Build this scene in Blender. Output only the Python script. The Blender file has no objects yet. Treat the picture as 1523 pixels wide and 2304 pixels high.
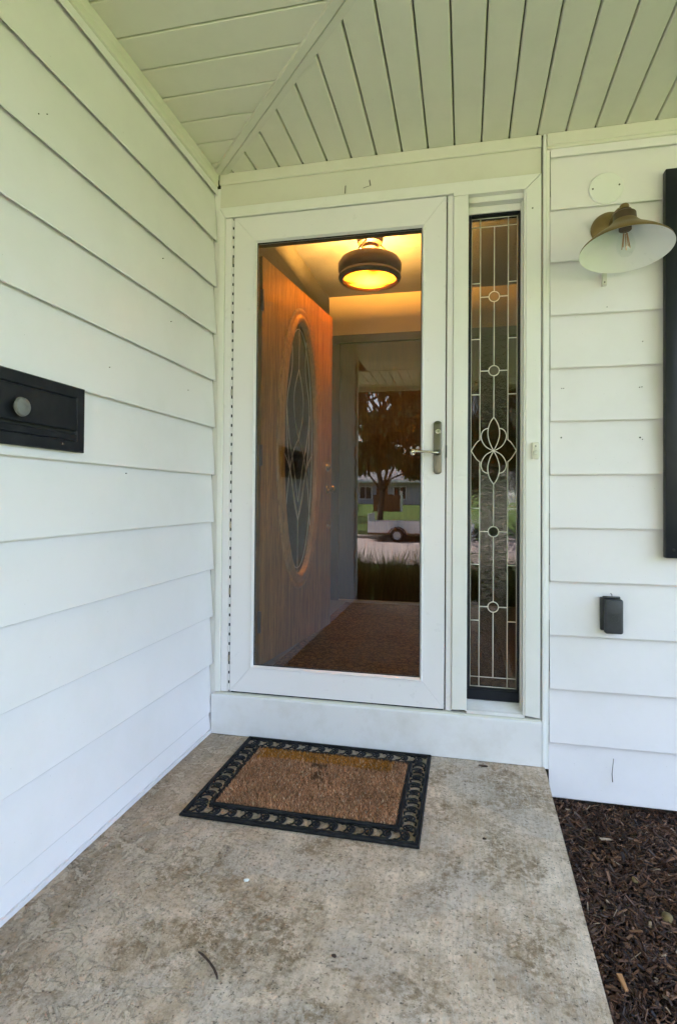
import bpy, bmesh, math, random
from math import sin, cos, pi, radians
from mathutils import Vector, Matrix, noise as mnoise
random.seed(7)
scene = bpy.context.scene
COL = scene.collection

# ---------------------------------------------------------------- camera, sky, sun, exposure
CAM = Vector((1.057, -2.203, 1.0113))
YAW, PIT, ROL = -0.2092, 0.0147, 0.0075
FPX, PX, PY = 1233.4, 783.26, 1101.78            # photo pixels, photo is 1523 x 2304
cd = bpy.data.cameras.new('camera')
cam = bpy.data.objects.new('camera', cd); COL.objects.link(cam)
fwd = Vector((sin(YAW)*cos(PIT), cos(YAW)*cos(PIT), sin(PIT)))
rt = Vector((cos(YAW), -sin(YAW), 0)); up = rt.cross(fwd)
r2 = cos(ROL)*rt + sin(ROL)*up; u2 = -sin(ROL)*rt + cos(ROL)*up
mw = Matrix((r2, u2, -fwd)).transposed().to_4x4(); mw.translation = CAM
cam.matrix_world = mw
cd.sensor_fit = 'VERTICAL'; cd.sensor_height = 36.0; cd.sensor_width = 36.0*1523/2304
cd.lens = FPX/2304*36.0
cd.shift_x = -(PX-761.5)/2304; cd.shift_y = (PY-1152)/2304
cd.clip_start = 0.02; cd.clip_end = 800
scene.camera = cam

SUN_AZ, SUN_EL = radians(248), radians(50)       # azimuth clockwise from +Y
w = bpy.data.worlds.new('World'); scene.world = w; w.use_nodes = True
nt = w.node_tree
bg = nt.nodes['Background']
sky = nt.nodes.new('ShaderNodeTexSky'); sky.sky_type = 'NISHITA'; sky.sun_disc = False
sky.sun_elevation = SUN_EL; sky.sun_rotation = SUN_AZ
sky.air_density = 1.0; sky.dust_density = 6.5; sky.ozone_density = 0.9; sky.altitude = 100
nt.links.new(sky.outputs[0], bg.inputs[0]); bg.inputs[1].default_value = 0.15
sl = bpy.data.lights.new('sun', 'SUN'); sl.energy = 3.8; sl.angle = radians(2); sl.color = (1, .965, .93)
sun = bpy.data.objects.new('sun', sl); COL.objects.link(sun)
sd = Vector((sin(SUN_AZ)*cos(SUN_EL), cos(SUN_AZ)*cos(SUN_EL), sin(SUN_EL)))
sun.rotation_euler = sd.to_track_quat('Z', 'Y').to_euler(); sun.location = sd*30
vs = scene.view_settings
vs.view_transform = 'Standard'; vs.look = 'None'; vs.gamma = 1; vs.use_curve_mapping = False; vs.exposure = 3.6
scene.cycles.max_bounces = 10; scene.cycles.diffuse_bounces = 5; scene.cycles.glossy_bounces = 4
scene.cycles.transparent_max_bounces = 16; scene.cycles.transmission_bounces = 6
scene.cycles.use_denoising = True; scene.cycles.adaptive_threshold = .015
scene.cycles.caustics_reflective = False; scene.cycles.caustics_refractive = False
scene.cycles.sample_clamp_indirect = 6.0

# ---------------------------------------------------------------- material helpers
class NT:
    def __init__(s, name):
        s.m = bpy.data.materials.new(name); s.m.use_nodes = True
        s.t = s.m.node_tree; s.n = s.t.nodes; s.b = s.n['Principled BSDF']; s.out = s.n['Material Output']
        s.tc = s.n.new('ShaderNodeTexCoord')
    def node(s, kind, **kw):
        x = s.n.new(kind)
        for k, v in kw.items(): setattr(x, k, v)
        return x
    def link(s, a, b): s.t.links.new(a, b)
    def mapping(s, scale=(1,1,1), rot=(0,0,0), src='Object'):
        mp = s.node('ShaderNodeMapping'); mp.inputs['Scale'].default_value = scale; mp.inputs['Rotation'].default_value = rot
        s.link(s.tc.outputs[src], mp.inputs[0]); return mp.outputs[0]
    def noise(s, scale, detail=4, rough=.55, vec=None, dist=0):
        x = s.node('ShaderNodeTexNoise'); x.inputs['Scale'].default_value = scale; x.inputs['Detail'].default_value = detail
        x.inputs['Roughness'].default_value = rough; x.inputs['Distortion'].default_value = dist
        if not vec:
            if not hasattr(s, 'v0'): s.v0 = s.mapping((1, 1, 1), (.31, .47, .22))
            vec = s.v0
        s.link(vec, x.inputs['Vector']); return x.outputs['Fac']
    def vor(s, scale, vec=None, feature='F1', out='Distance'):
        x = s.node('ShaderNodeTexVoronoi', feature=feature); x.inputs['Scale'].default_value = scale
        s.link(vec if vec else s.tc.outputs['Object'], x.inputs['Vector']); return x.outputs[out]
    def ramp(s, fac, lo, hi, a=(0,0,0,1), b=(1,1,1,1)):
        x = s.node('ShaderNodeValToRGB'); e = x.color_ramp.elements
        e[0].position = lo; e[1].position = hi; e[0].color = a if len(a) == 4 else (*a, 1); e[1].color = b if len(b) == 4 else (*b, 1)
        s.link(fac, x.inputs[0]); return x.outputs[0]
    def mix(s, fac, a, b, mode='MIX'):
        x = s.node('ShaderNodeMix', data_type='RGBA', blend_type=mode)
        for sock, v in ((x.inputs[0], fac), (x.inputs[6], a), (x.inputs[7], b)):
            if isinstance(v, (int, float)): sock.default_value = v
            elif isinstance(v, tuple): sock.default_value = v if len(v) == 4 else (*v, 1)
            else: s.link(v, sock)
        return x.outputs[2]
    def math(s, op, a, b=0.0):
        x = s.node('ShaderNodeMath', operation=op)
        for sock, v in ((x.inputs[0], a), (x.inputs[1], b)):
            if isinstance(v, (int, float)): sock.default_value = v
            else: s.link(v, sock)
        return x.outputs[0]
    def bump(s, h, strength=.3, dist=.01):
        x = s.node('ShaderNodeBump'); x.inputs['Strength'].default_value = strength; x.inputs['Distance'].default_value = dist
        s.link(h, x.inputs['Height']); s.link(x.outputs[0], s.b.inputs['Normal'])
    def col(s, c):
        if isinstance(c, tuple): s.b.inputs['Base Color'].default_value = (*c, 1) if len(c) == 3 else c
        else: s.link(c, s.b.inputs['Base Color'])
    def set(s, rough=None, metal=None, spec=None, coat=None):
        if rough is not None:
            if isinstance(rough, (int, float)): s.b.inputs['Roughness'].default_value = rough
            else: s.link(rough, s.b.inputs['Roughness'])
        if metal is not None: s.b.inputs['Metallic'].default_value = metal
        if spec is not None: s.b.inputs['Specular IOR Level'].default_value = spec
        if coat is not None: s.b.inputs['Coat Weight'].default_value = coat

MAT = {}
def painted(key, c, rough=.45, dirt=.12, dirtcol=None, dscale=9, bump=.05, grain=None, speck=True, metal=0, rnd=0.02):
    n = NT(key); dirtcol = dirtcol or tuple(v*.55 for v in c)
    f = n.ramp(n.noise(dscale, 6, .65), .45, .85)
    base = n.mix(n.math('MULTIPLY', f, dirt), c, dirtcol)
    oi = n.node('ShaderNodeObjectInfo')
    base = n.mix(n.math('MULTIPLY', oi.outputs['Random'], rnd*4), base, tuple(v*.82 for v in c))
    if speck:
        sp = n.ramp(n.noise(150, 2, .5), .745, .80)
        base = n.mix(n.math('MULTIPLY', sp, .30), base, (.09, .075, .055))
    n.col(base); n.set(rough=n.ramp(n.noise(30, 3), .2, .9, (rough*.85,)*3, (min(1, rough*1.2),)*3), metal=metal)
    if bump: n.bump(n.noise(*(grain or (60, 3))), bump, .004)
    MAT[key] = n.m; return n
painted('siding', (.815, .785, .81), .42, .22, (.55, .55, .50), 3.5, .06)
painted('soffit', (.73, .71, .62), .5, .30, (.42, .42, .34), 4, .05)
painted('almond_trim', (.70, .68, .60), .45, .25, (.45, .42, .30), 6, .04)
painted('white_trim', (.81, .80, .775), .40, .20, (.58, .55, .45), 5, .05)
painted('storm_white', (.825, .80, .82), .30, .10, (.6, .6, .57), 5, .02)
painted('kick_white', (.79, .775, .785), .45, .42, (.48, .43, .34), 8, .06)
painted('black_paint', (.012, .013, .017), .38, .5, (.045, .045, .05), 14, .12, speck=False)
painted('black_vinyl', (.014, .016, .022), .35, .5, (.03, .033, .04), 10, .08, (70, 4), speck=False)
painted('rubber', (.006, .0065, .008), .55, .6, (.05, .05, .052), 40, .10, (300, 3), speck=False)
for _k in ('black_paint', 'black_vinyl', 'rubber'): MAT[_k].node_tree.nodes['Principled BSDF'].inputs['Specular IOR Level'].default_value = .22
painted('dark_gap', (.05, .045, .035), .8, 0, None, 9, 0, speck=False)
painted('nickel', (.17, .16, .135), .34, .4, (.20, .17, .12), 60, .05, speck=False, metal=1)
painted('bright_nickel', (.55, .52, .44), .25, .3, (.4, .35, .26), 60, .03, speck=False, metal=1)
painted('bronze', (.27, .18, .07), .45, .6, (.12, .075, .03), 14, .10, speck=False, metal=.55)
painted('copper', (.040, .017, .007), .55, .5, (.02, .009, .004), 20, .05, speck=False)
painted('dark_bronze', (.085, .052, .028), .45, .6, (.09, .05, .025), 14, .08, speck=False, metal=.3)
painted('lamp_white', (.82, .82, .80), .3, .1, None, 8, 0, speck=False)
painted('came', (.80, .78, .70), .35, .2, (.5, .48, .4), 60, 0, speck=False, metal=.0)
painted('grey_plastic', (.035, .037, .042), .5, .5, (.09, .09, .09), 30, .08, speck=False)
painted('bell_plastic', (.72, .70, .58), .4, .2, None, 20, 0, speck=False)
painted('foyer_paint', (.62, .48, .28), .7, .06, None, 5, .02, speck=False)
painted('foyer_ceiling', (.50, .38, .22), .8, .05, None, 5, .08, (120, 4), speck=False)
painted('tile', (.22, .20, .17), .4, .4, (.10, .09, .07), 6, .05, speck=False)
painted('asphalt_pale', (.30, .245, .225), .85, .5, (.20, .17, .155), 3, .2, speck=True)
painted('kerb', (.34, .31, .27), .85, .5, (.18, .16, .13), 3, .2)
painted('roof_shingle', (.16, .16, .175), .85, .6, (.08, .08, .09), 3, .2, speck=False)
painted('house_siding', (.42, .43, .46), .6, .2, None, 2, .03, speck=False)
painted('trailer_white', (.78, .77, .75), .35, .3, (.45, .42, .36), 4, .02)
painted('brown_fence', (.22, .085, .035), .7, .5, (.10, .04, .02), 5, .1, speck=False)
painted('tyre', (.015, .015, .015), .8, .3, (.05, .045, .04), 20, .1, speck=False)
painted('bark', (.10, .075, .055), .9, .6, (.04, .03, .022), 9, .5, (22, 6), speck=False)
painted('twig_bark', (.045, .022, .014), .7, .5, (.09, .05, .03), 60, .3, speck=False)
painted('pale_chip', (.45, .22, .09), .7, .4, (.25, .11, .05), 40, .1, speck=False)
painted('dry_leaf', (.17, .12, .045), .7, .5, (.14, .09, .03), 50, .1, speck=False)
painted('screw', (.16, .14, .12), .45, .4, None, 90, 0, speck=False, metal=.8)
painted('worn_knob', (.17, .165, .155), .55, .9, (.08, .075, .07), 45, .3, (60, 5), speck=False)
painted('inner_dark', (.02, .02, .02), .9, 0, None, 9, 0, speck=False)

def concrete():
    n = NT('concrete'); o = n.tc.outputs['Object']
    base = n.mix(n.ramp(n.noise(9, 10, .78), .38, .62), (.51, .38, .26), (.86, .70, .56))
    # bluish worn areas, mostly towards the wall and the open end
    blue = n.ramp(n.noise(3.4, 7, .65, dist=.8), .48, .58)
    base = n.mix(n.math('MULTIPLY', blue, .5), base, (.53, .47, .42))
    # brown mineral stains
    br = n.ramp(n.noise(3.1, 9, .72, vec=n.mapping((1, 1, 1), (0, 0, 2.2)), dist=.4), .50, .57)
    fine = n.ramp(n.noise(52, 8, .85), .44, .54)
    base = n.mix(n.math('MULTIPLY', n.math('MULTIPLY', br, fine), .85), base, (.235, .152, .076))
    # trodden tan band beside the left wall
    sx = n.node('ShaderNodeSeparateXYZ'); n.link(o, sx.inputs[0])
    wob = n.math('ADD', sx.outputs[0], n.math('MULTIPLY', n.noise(4, 4), .25))
    tan = n.ramp(wob, .12, .48, (1, 1, 1), (0, 0, 0))
    base = n.mix(n.math('MULTIPLY', tan, .50), base, (.30, .215, .13))
    fl = n.ramp(n.noise(15, 7, .62, dist=.7), .520, .545)
    left = n.ramp(wob, .35, 1.0, (1, 1, 1), (.25, .25, .25))
    flm = n.math('MULTIPLY', fl, left)
    base = n.mix(n.math('MULTIPLY', flm, .75), base, (.66, .53, .40))
    # broom streaks along y
    st = n.noise(1, 5, .75, vec=n.mapping((95, 3.5, 1), (.2, .3, 0)))
    base = n.mix(n.math('MULTIPLY', n.ramp(st, .45, .72), .30), base, (.22, .165, .105))
    st2 = n.noise(1, 5, .75, vec=n.mapping((130, 11, 1), (.2, .25, .05)))
    edge = n.math('MAXIMUM', n.ramp(sx.outputs[0], .95, 1.25), n.ramp(sx.outputs[1], .40, .60, (0, 0, 0), (0, 0, 0)))
    base = n.mix(n.math('MULTIPLY', n.ramp(st2, .52, .70), n.math('ADD', n.math('MULTIPLY', edge, .45), .10)), base, (.66, .61, .53))
    gr = n.noise(75, 6, .8)
    base = n.mix(n.math('MULTIPLY', n.ramp(gr, .50, .62), .55), base, (.22, .165, .115))
    base = n.mix(n.math('MULTIPLY', n.ramp(gr, .30, .44, (1, 1, 1), (0, 0, 0)), .35), base, (.70, .645, .575))
    # dark specks, white flecks
    sp = n.ramp(n.noise(120, 3, .6), .61, .68)
    base = n.mix(n.math('MULTIPLY', sp, .7), base, (.055, .04, .028))
    wf = n.ramp(n.noise(90, 2, .5, vec=n.mapping((1, 1, 1), (0, 0, 1.1))), .735, .77)
    base = n.mix(wf, base, (.62, .60, .55))
    n.col(base); n.set(rough=.85, spec=.25)
    h = n.math('ADD', n.math('MULTIPLY', n.noise(9, 8, .7), 1.2), n.math('MULTIPLY', st2, .35))
    h = n.math('ADD', h, n.math('MULTIPLY', n.noise(85, 5, .75), .40))
    h = n.math('ADD', h, n.math('MULTIPLY', flm, .35))
    n.bump(h, 1.0, .012); MAT['concrete'] = n.m
concrete()

def wood(key, c1, c2, axis='z', rough=.35, sc=1.0, coat=.25):
    n = NT(key); st = {'z': (26, 26, 1.1), 'x': (1.1, 26, 26), 'y': (26, 1.1, 26)}[axis]
    v = n.mapping(tuple(a*sc for a in st))
    g = n.noise(1.6, 7, .68, vec=v, dist=.8)
    v2 = n.mapping(tuple(a*sc*5 for a in st))
    g2 = n.noise(1.4, 5, .7, vec=v2)
    base = n.mix(n.ramp(g, .36, .66), c1, c2)
    base = n.mix(n.math('MULTIPLY', n.ramp(g2, .48, .62), .75), base, tuple(a*.40 for a in c1))
    n.col(base); n.set(rough=rough, coat=coat); n.b.inputs['Coat Roughness'].default_value = .25
    n.bump(g2, .15, .003); MAT[key] = n.m
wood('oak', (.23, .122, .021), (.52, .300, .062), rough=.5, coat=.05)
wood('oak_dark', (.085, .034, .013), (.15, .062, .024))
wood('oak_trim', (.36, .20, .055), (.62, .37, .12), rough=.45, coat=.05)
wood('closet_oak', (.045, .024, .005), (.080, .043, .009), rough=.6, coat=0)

def glass(key, ior=1.9, rough=0.0, bump=None, tint=(.93, .95, .94), gl=(1, 1, 1)):
    n = NT(key); n.n.remove(n.b)
    tr = n.node('ShaderNodeBsdfTransparent'); tr.inputs[0].default_value = (*tint, 1)
    g = n.node('ShaderNodeBsdfGlossy'); g.inputs['Roughness'].default_value = rough; g.inputs[0].default_value = (*gl, 1)
    fr = n.node('ShaderNodeFresnel'); fr.inputs[0].default_value = ior
    geo = n.node('ShaderNodeNewGeometry')
    n.link(n.mix(geo.outputs['Backfacing'], tint, (1.0, 1.0, 1.0)), tr.inputs[0])
    f = n.math('MULTIPLY', fr.outputs[0], n.math('SUBTRACT', 1.0, geo.outputs['Backfacing']))
    mx = n.node('ShaderNodeMixShader'); n.link(f, mx.inputs[0]); n.link(tr.outputs[0], mx.inputs[1]); n.link(g.outputs[0], mx.inputs[2])
    if bump:
        b = n.node('ShaderNodeBump'); b.inputs['Strength'].default_value = bump[1]; b.inputs['Distance'].default_value = .01
        n.link(n.noise(bump[0], 4, .6, dist=1.5), b.inputs['Height'])
        n.link(b.outputs[0], g.inputs['Normal'])
    n.link(mx.outputs[0], n.out.inputs[0]); MAT[key] = n.m
glass('storm_glass', 1.63, tint=(.66, .66, .645))
glass('clear_glass', 1.75, .0, (7, .06), (.36, .38, .35))
glass('water_glass', 1.7, .015, (42, .14), (.24, .25, .21))
glass('oval_glass', 1.6, .05, (40, .3), (.50, .64, .66))
glass('bulb_glass', 1.5)
glass('window_glass', 1.6)

def emis(key, c, s, noise=None):
    n = NT(key); n.col(c); n.b.inputs['Emission Color'].default_value = (*c, 1); n.b.inputs['Emission Strength'].default_value = s
    n.set(rough=.5); MAT[key] = n.m
emis('bulb', (1, .62, .20), 9)
def diffuser():
    n = NT('amber_diffuser'); n.n.remove(n.b)
    t = n.node('ShaderNodeBsdfTranslucent'); t.inputs[0].default_value = (.33, .22, .08, 1)
    d = n.node('ShaderNodeBsdfTransparent'); d.inputs[0].default_value = (.35, .25, .11, 1)
    mx = n.node('ShaderNodeMixShader'); mx.inputs[0].default_value = .10
    n.link(t.outputs[0], mx.inputs[1]); n.link(d.outputs[0], mx.inputs[2]); n.link(mx.outputs[0], n.out.inputs[0]); MAT['amber_diffuser'] = n.m
diffuser()

def attrmat(key, rough=.7, spec=.3, trans=0, bump=False):
    n = NT(key); a = n.node('ShaderNodeVertexColor', layer_name='Col'); n.col(a.outputs[0]); n.set(rough=rough, spec=spec)
    if trans:
        t = n.node('ShaderNodeBsdfTranslucent'); n.link(a.outputs[0], t.inputs[0])
        mx = n.node('ShaderNodeMixShader'); mx.inputs[0].default_value = trans
        n.link(n.b.outputs[0], mx.inputs[1]); n.link(t.outputs[0], mx.inputs[2]); n.link(mx.outputs[0], n.out.inputs[0])
    MAT[key] = n.m
attrmat('chips', .65, .4); attrmat('fibre', .75, .2); attrmat('leaves', .5, .4, .3)

def ground_mats():
    n = NT('grass'); c = n.mix(n.ramp(n.noise(1.3, 8, .7), .35, .65), (.060, .098, .022), (.100, .145, .040))
    c = n.mix(n.ramp(n.noise(40, 4, .7), .4, .7), c, (.035, .07, .012)); n.col(c); n.set(rough=.9, spec=.1); n.bump(n.noise(60, 5), .8, .03); MAT['grass'] = n.m
    n = NT('soil'); c = n.mix(n.ramp(n.noise(30, 6, .7), .35, .65), (.010, .006, .004), (.035, .020, .012)); n.col(c); n.set(rough=.95); n.bump(n.noise(60, 6, .8), 1, .03); MAT['soil'] = n.m
    n = NT('rug'); v = n.vor(34, feature='DISTANCE_TO_EDGE'); wv = n.noise(15, 6, .75, dist=3)
    c = n.mix(n.ramp(wv, .44, .56), (.15, .080, .024), (.62, .37, .125))
    c = n.mix(n.math('MULTIPLY', n.ramp(v, .0, .12), .35), (.04, .026, .013), c)
    n.col(c); n.set(rough=.95, spec=.1); n.bump(n.noise(160, 4, .8), .7, .01); MAT['rug'] = n.m
    n = NT('coir_base'); n.col((.17, .09, .045)); n.set(rough=.9); MAT['coir_base'] = n.m
ground_mats()

# ---------------------------------------------------------------- mesh helpers
def tag(o, label=None, cat=None, group=None, kind=None):
    if label: o['label'] = label
    if cat: o['category'] = cat
    if group: o['group'] = group
    if kind: o['kind'] = kind
    return o
def base_of(p):
    v = Vector((0, 0, 0))
    while p is not None: v = v + Vector(p.location); p = p.parent
    return v
def thing(name, loc, label, cat, group=None):
    o = bpy.data.objects.new(name, None); COL.objects.link(o); o.location = loc; o.empty_display_size = .05
    return tag(o, label, cat, group)
def mesh(name, verts, faces, mat, parent=None, smooth=False, cols=None):
    b = base_of(parent)
    me = bpy.data.meshes.new(name)
    me.from_pydata([(v[0]-b.x, v[1]-b.y, v[2]-b.z) for v in verts], [], faces)
    if mat: me.materials.append(MAT[mat])
    if cols:
        ca = me.color_attributes.new('Col', 'FLOAT_COLOR', 'POINT')
        flat = [0.0]*(4*len(verts))
        for i, c in enumerate(cols): flat[4*i:4*i+4] = (*c, 1)
        ca.data.foreach_set('color', flat)
    if smooth: me.polygons.foreach_set('use_smooth', [True]*len(me.polygons))
    me.update()
    o = bpy.data.objects.new(name, me); COL.objects.link(o); o.parent = parent
    return o
def frombm(name, bm, mat, parent=None, smooth=False):
    bmesh.ops.recalc_face_normals(bm, faces=bm.faces)
    b = base_of(parent); bmesh.ops.translate(bm, verts=bm.verts, vec=-b)
    me = bpy.data.meshes.new(name); bm.to_mesh(me); bm.free()
    if mat: me.materials.append(MAT[mat])
    if smooth:
        me.polygons.foreach_set('use_smooth', [True]*len(me.polygons))
        try: me.set_sharp_from_angle(angle=radians(40))
        except Exception: pass
    o = bpy.data.objects.new(name, me); COL.objects.link(o); o.parent = parent
    return o
def bm_box(bm, x0, x1, y0, y1, z0, z1, bev=0, seg=1):
    r = bmesh.ops.create_cube(bm, size=1)
    for v in r['verts']:
        v.co = Vector(((x0+x1)/2 + v.co.x*(x1-x0), (y0+y1)/2 + v.co.y*(y1-y0), (z0+z1)/2 + v.co.z*(z1-z0)))
    if bev:
        es = list({e for v in r['verts'] for e in v.link_edges})
        bmesh.ops.bevel(bm, geom=es, offset=bev, segments=seg, affect='EDGES', profile=.5)
def box(name, x0, x1, y0, y1, z0, z1, mat, parent=None, bev=0, seg=1, smooth=False):
    bm = bmesh.new(); bm_box(bm, x0, x1, y0, y1, z0, z1, bev, seg); return frombm(name, bm, mat, parent, smooth)
def prism(name, pts, axis, a, b, mat, parent=None, bev=0, smooth=False):
    """polygon pts (2D) extruded along axis from a to b. axis x: pts=(y,z); y: pts=(x,z); z: pts=(x,y)"""
    def P(p, t): return {'x': (t, p[0], p[1]), 'y': (p[0], t, p[1]), 'z': (p[0], p[1], t)}[axis]
    bm = bmesh.new(); va = [bm.verts.new(P(p, a)) for p in pts]; vb = [bm.verts.new(P(p, b)) for p in pts]
    n = len(pts); bm.faces.new(va); bm.faces.new(vb[::-1])
    for i in range(n): bm.faces.new((va[i], vb[i], vb[(i+1) % n], va[(i+1) % n]))
    bmesh.ops.recalc_face_normals(bm, faces=bm.faces)
    if bev:
        ids = set(va) if bev > 0 else set(vb)
        es = [e for e in bm.edges if e.verts[0] in ids and e.verts[1] in ids]
        bmesh.ops.bevel(bm, geom=es, offset=abs(bev), segments=2, affect='EDGES', profile=.5)
    return frombm(name, bm, mat, parent, smooth)
def tube_data(pts, rad, sides=8, caps=True, flat=None):
    pts = [Vector(p) for p in pts]; n = len(pts); V = []; F = []
    rads = rad if isinstance(rad, (list, tuple)) else [rad]*n
    prev = None
    for i, p in enumerate(pts):
        d = (pts[min(i+1, n-1)] - pts[max(i-1, 0)]).normalized()
        if prev is None:
            a = Vector((0, 0, 1)) if abs(d.z) < .9 else Vector((1, 0, 0))
            u = d.cross(a).normalized()
        else:
            u = (prev - d*prev.dot(d)).normalized()
        prev = u; q = d.cross(u)
        for k in range(sides):
            t = 2*pi*k/sides; V.append(p + (u*cos(t) + q*sin(t))*rads[i])
    for i in range(n-1):
        for k in range(sides):
            F.append((i*sides+k, i*sides+(k+1) % sides, (i+1)*sides+(k+1) % sides, (i+1)*sides+k))
    if caps: F.append(tuple(range(sides))[::-1]); F.append(tuple((n-1)*sides+k for k in range(sides)))
    return V, F
def tube(name, pts, rad, mat, parent=None, sides=8, smooth=True):
    V, F = tube_data(pts, rad, sides); return mesh(name, V, F, mat, parent, smooth)
class MB:
    def __init__(s): s.V = []; s.F = []; s.C = []
    def add(s, V, F, c=None):
        o = len(s.V); s.V += list(V); s.F += [tuple(i+o for i in f) for f in F]
        if c is not None: s.C += [c]*len(V)
    def tube(s, pts, rad, sides=6): s.add(*tube_data(pts, rad, sides))
    def box(s, x0, x1, y0, y1, z0, z1):
        s.add([(x0,y0,z0),(x1,y0,z0),(x1,y1,z0),(x0,y1,z0),(x0,y0,z1),(x1,y0,z1),(x1,y1,z1),(x0,y1,z1)],
              [(0,3,2,1),(4,5,6,7),(0,1,5,4),(1,2,6,5),(2,3,7,6),(3,0,4,7)])
    def build(s, name, mat, parent=None, smooth=False): return mesh(name, s.V, s.F, mat, parent, smooth, s.C or None)
def lathe(name, prof, origin, mat, parent=None, seg=40, rot=None, smooth=True, close=False):
    V = []; F = []; n = len(prof)
    for k in range(seg):
        a = 2*pi*k/seg
        for (r, z) in prof:
            p = Vector((r*cos(a), r*sin(a), z))
            if rot is not None: p = rot @ p
            V.append(p + Vector(origin))
    for k in range(seg):
        k2 = (k+1) % seg
        for i in range(n-1): F.append((k*n+i, k2*n+i, k2*n+i+1, k*n+i+1))
        if close: F.append((k*n+n-1, k2*n+n-1, k2*n, k*n))
    o = mesh(name, V, F, mat, parent, smooth)
    bm = bmesh.new(); bm.from_mesh(o.data); bmesh.ops.remove_doubles(bm, verts=bm.verts, dist=1e-6)
    bmesh.ops.recalc_face_normals(bm, faces=bm.faces); bm.to_mesh(o.data); bm.free()
    if smooth:
        o.data.polygons.foreach_set('use_smooth', [True]*len(o.data.polygons))
        try: o.data.set_sharp_from_angle(angle=radians(35))
        except Exception: pass
    return o
RY = Matrix.Rotation(radians(90), 3, 'X')       # lathe axis z -> -y

LAP = .2032; LAPTOP = 2.122; ZC = 2.415; WALL_END = -3.16

# ================================================================ GROUND
def gz(x, y):
    if y > -6: return -.17
    if y > -9: return -.17 - .25*(-6-y)/3
    if y > -17: return -.42
    if y > -42: return -.42 + .90*((-17-y)/25)
    return .48
def lawn():
    xs = [-220, -120, -60, -35] + [-25+1.6*i for i in range(32)] + [35, 60, 120, 220]
    ys = [-260, -150, -90, -60] + [-44+1.5*i for i in range(30)] + [6, 30, 100, 200]
    V = [(x, y, gz(x, y) + (.03*mnoise.noise(Vector((x*.3, y*.3, 0))) if y < -17.5 else 0)) for y in ys for x in xs]
    nx = len(xs); F = [(j*nx+i, j*nx+i+1, (j+1)*nx+i+1, (j+1)*nx+i) for j in range(len(ys)-1) for i in range(nx-1)]
    tag(mesh('lawn', V, F, 'grass', None, True), 'mown green lawn around the house and across the street', None, None, 'structure')
lawn()
V = [(x, y, -.385) for x in (-90, 90) for y in (-16.4, -9.3)]
tag(mesh('street', V, [(0, 2, 3, 1)], 'asphalt_pale'), 'pale pinkish grey street beyond the yard', None, None, 'structure')
tag(box('kerb', -90, 90, -16.65, -16.4, -.5, -.27, 'kerb', None, .02), 'low pale concrete kerb along the far side of the street', None, None, 'structure')

# porch slab
def slab():
    bm = bmesh.new()
    pts = [(-.06, .04), (1.357, .04), (1.357, -.05), (1.352, -.23), (1.345, -.75), (1.337, -1.4), (1.33, WALL_END), (-.06, WALL_END)]
    va = [bm.verts.new((x, y, 0)) for x, y in pts]; vb = [bm.verts.new((x, y, -.2)) for x, y in pts]
    n = len(pts); top = bm.faces.new(va); bm.faces.new(vb[::-1])
    for i in range(n): bm.faces.new((va[i], va[(i+1) % n], vb[(i+1) % n], vb[i]))
    es = [e for e in bm.edges if all(v in va for v in e.verts)]
    bmesh.ops.bevel(bm, geom=es, offset=.012, segments=3, affect='EDGES', profile=.5)
    o = frombm('porch_slab', bm, 'concrete', None, True)
    tag(o, 'weathered tan and grey concrete porch slab with brown stains', None, None, 'structure')
slab()

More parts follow.
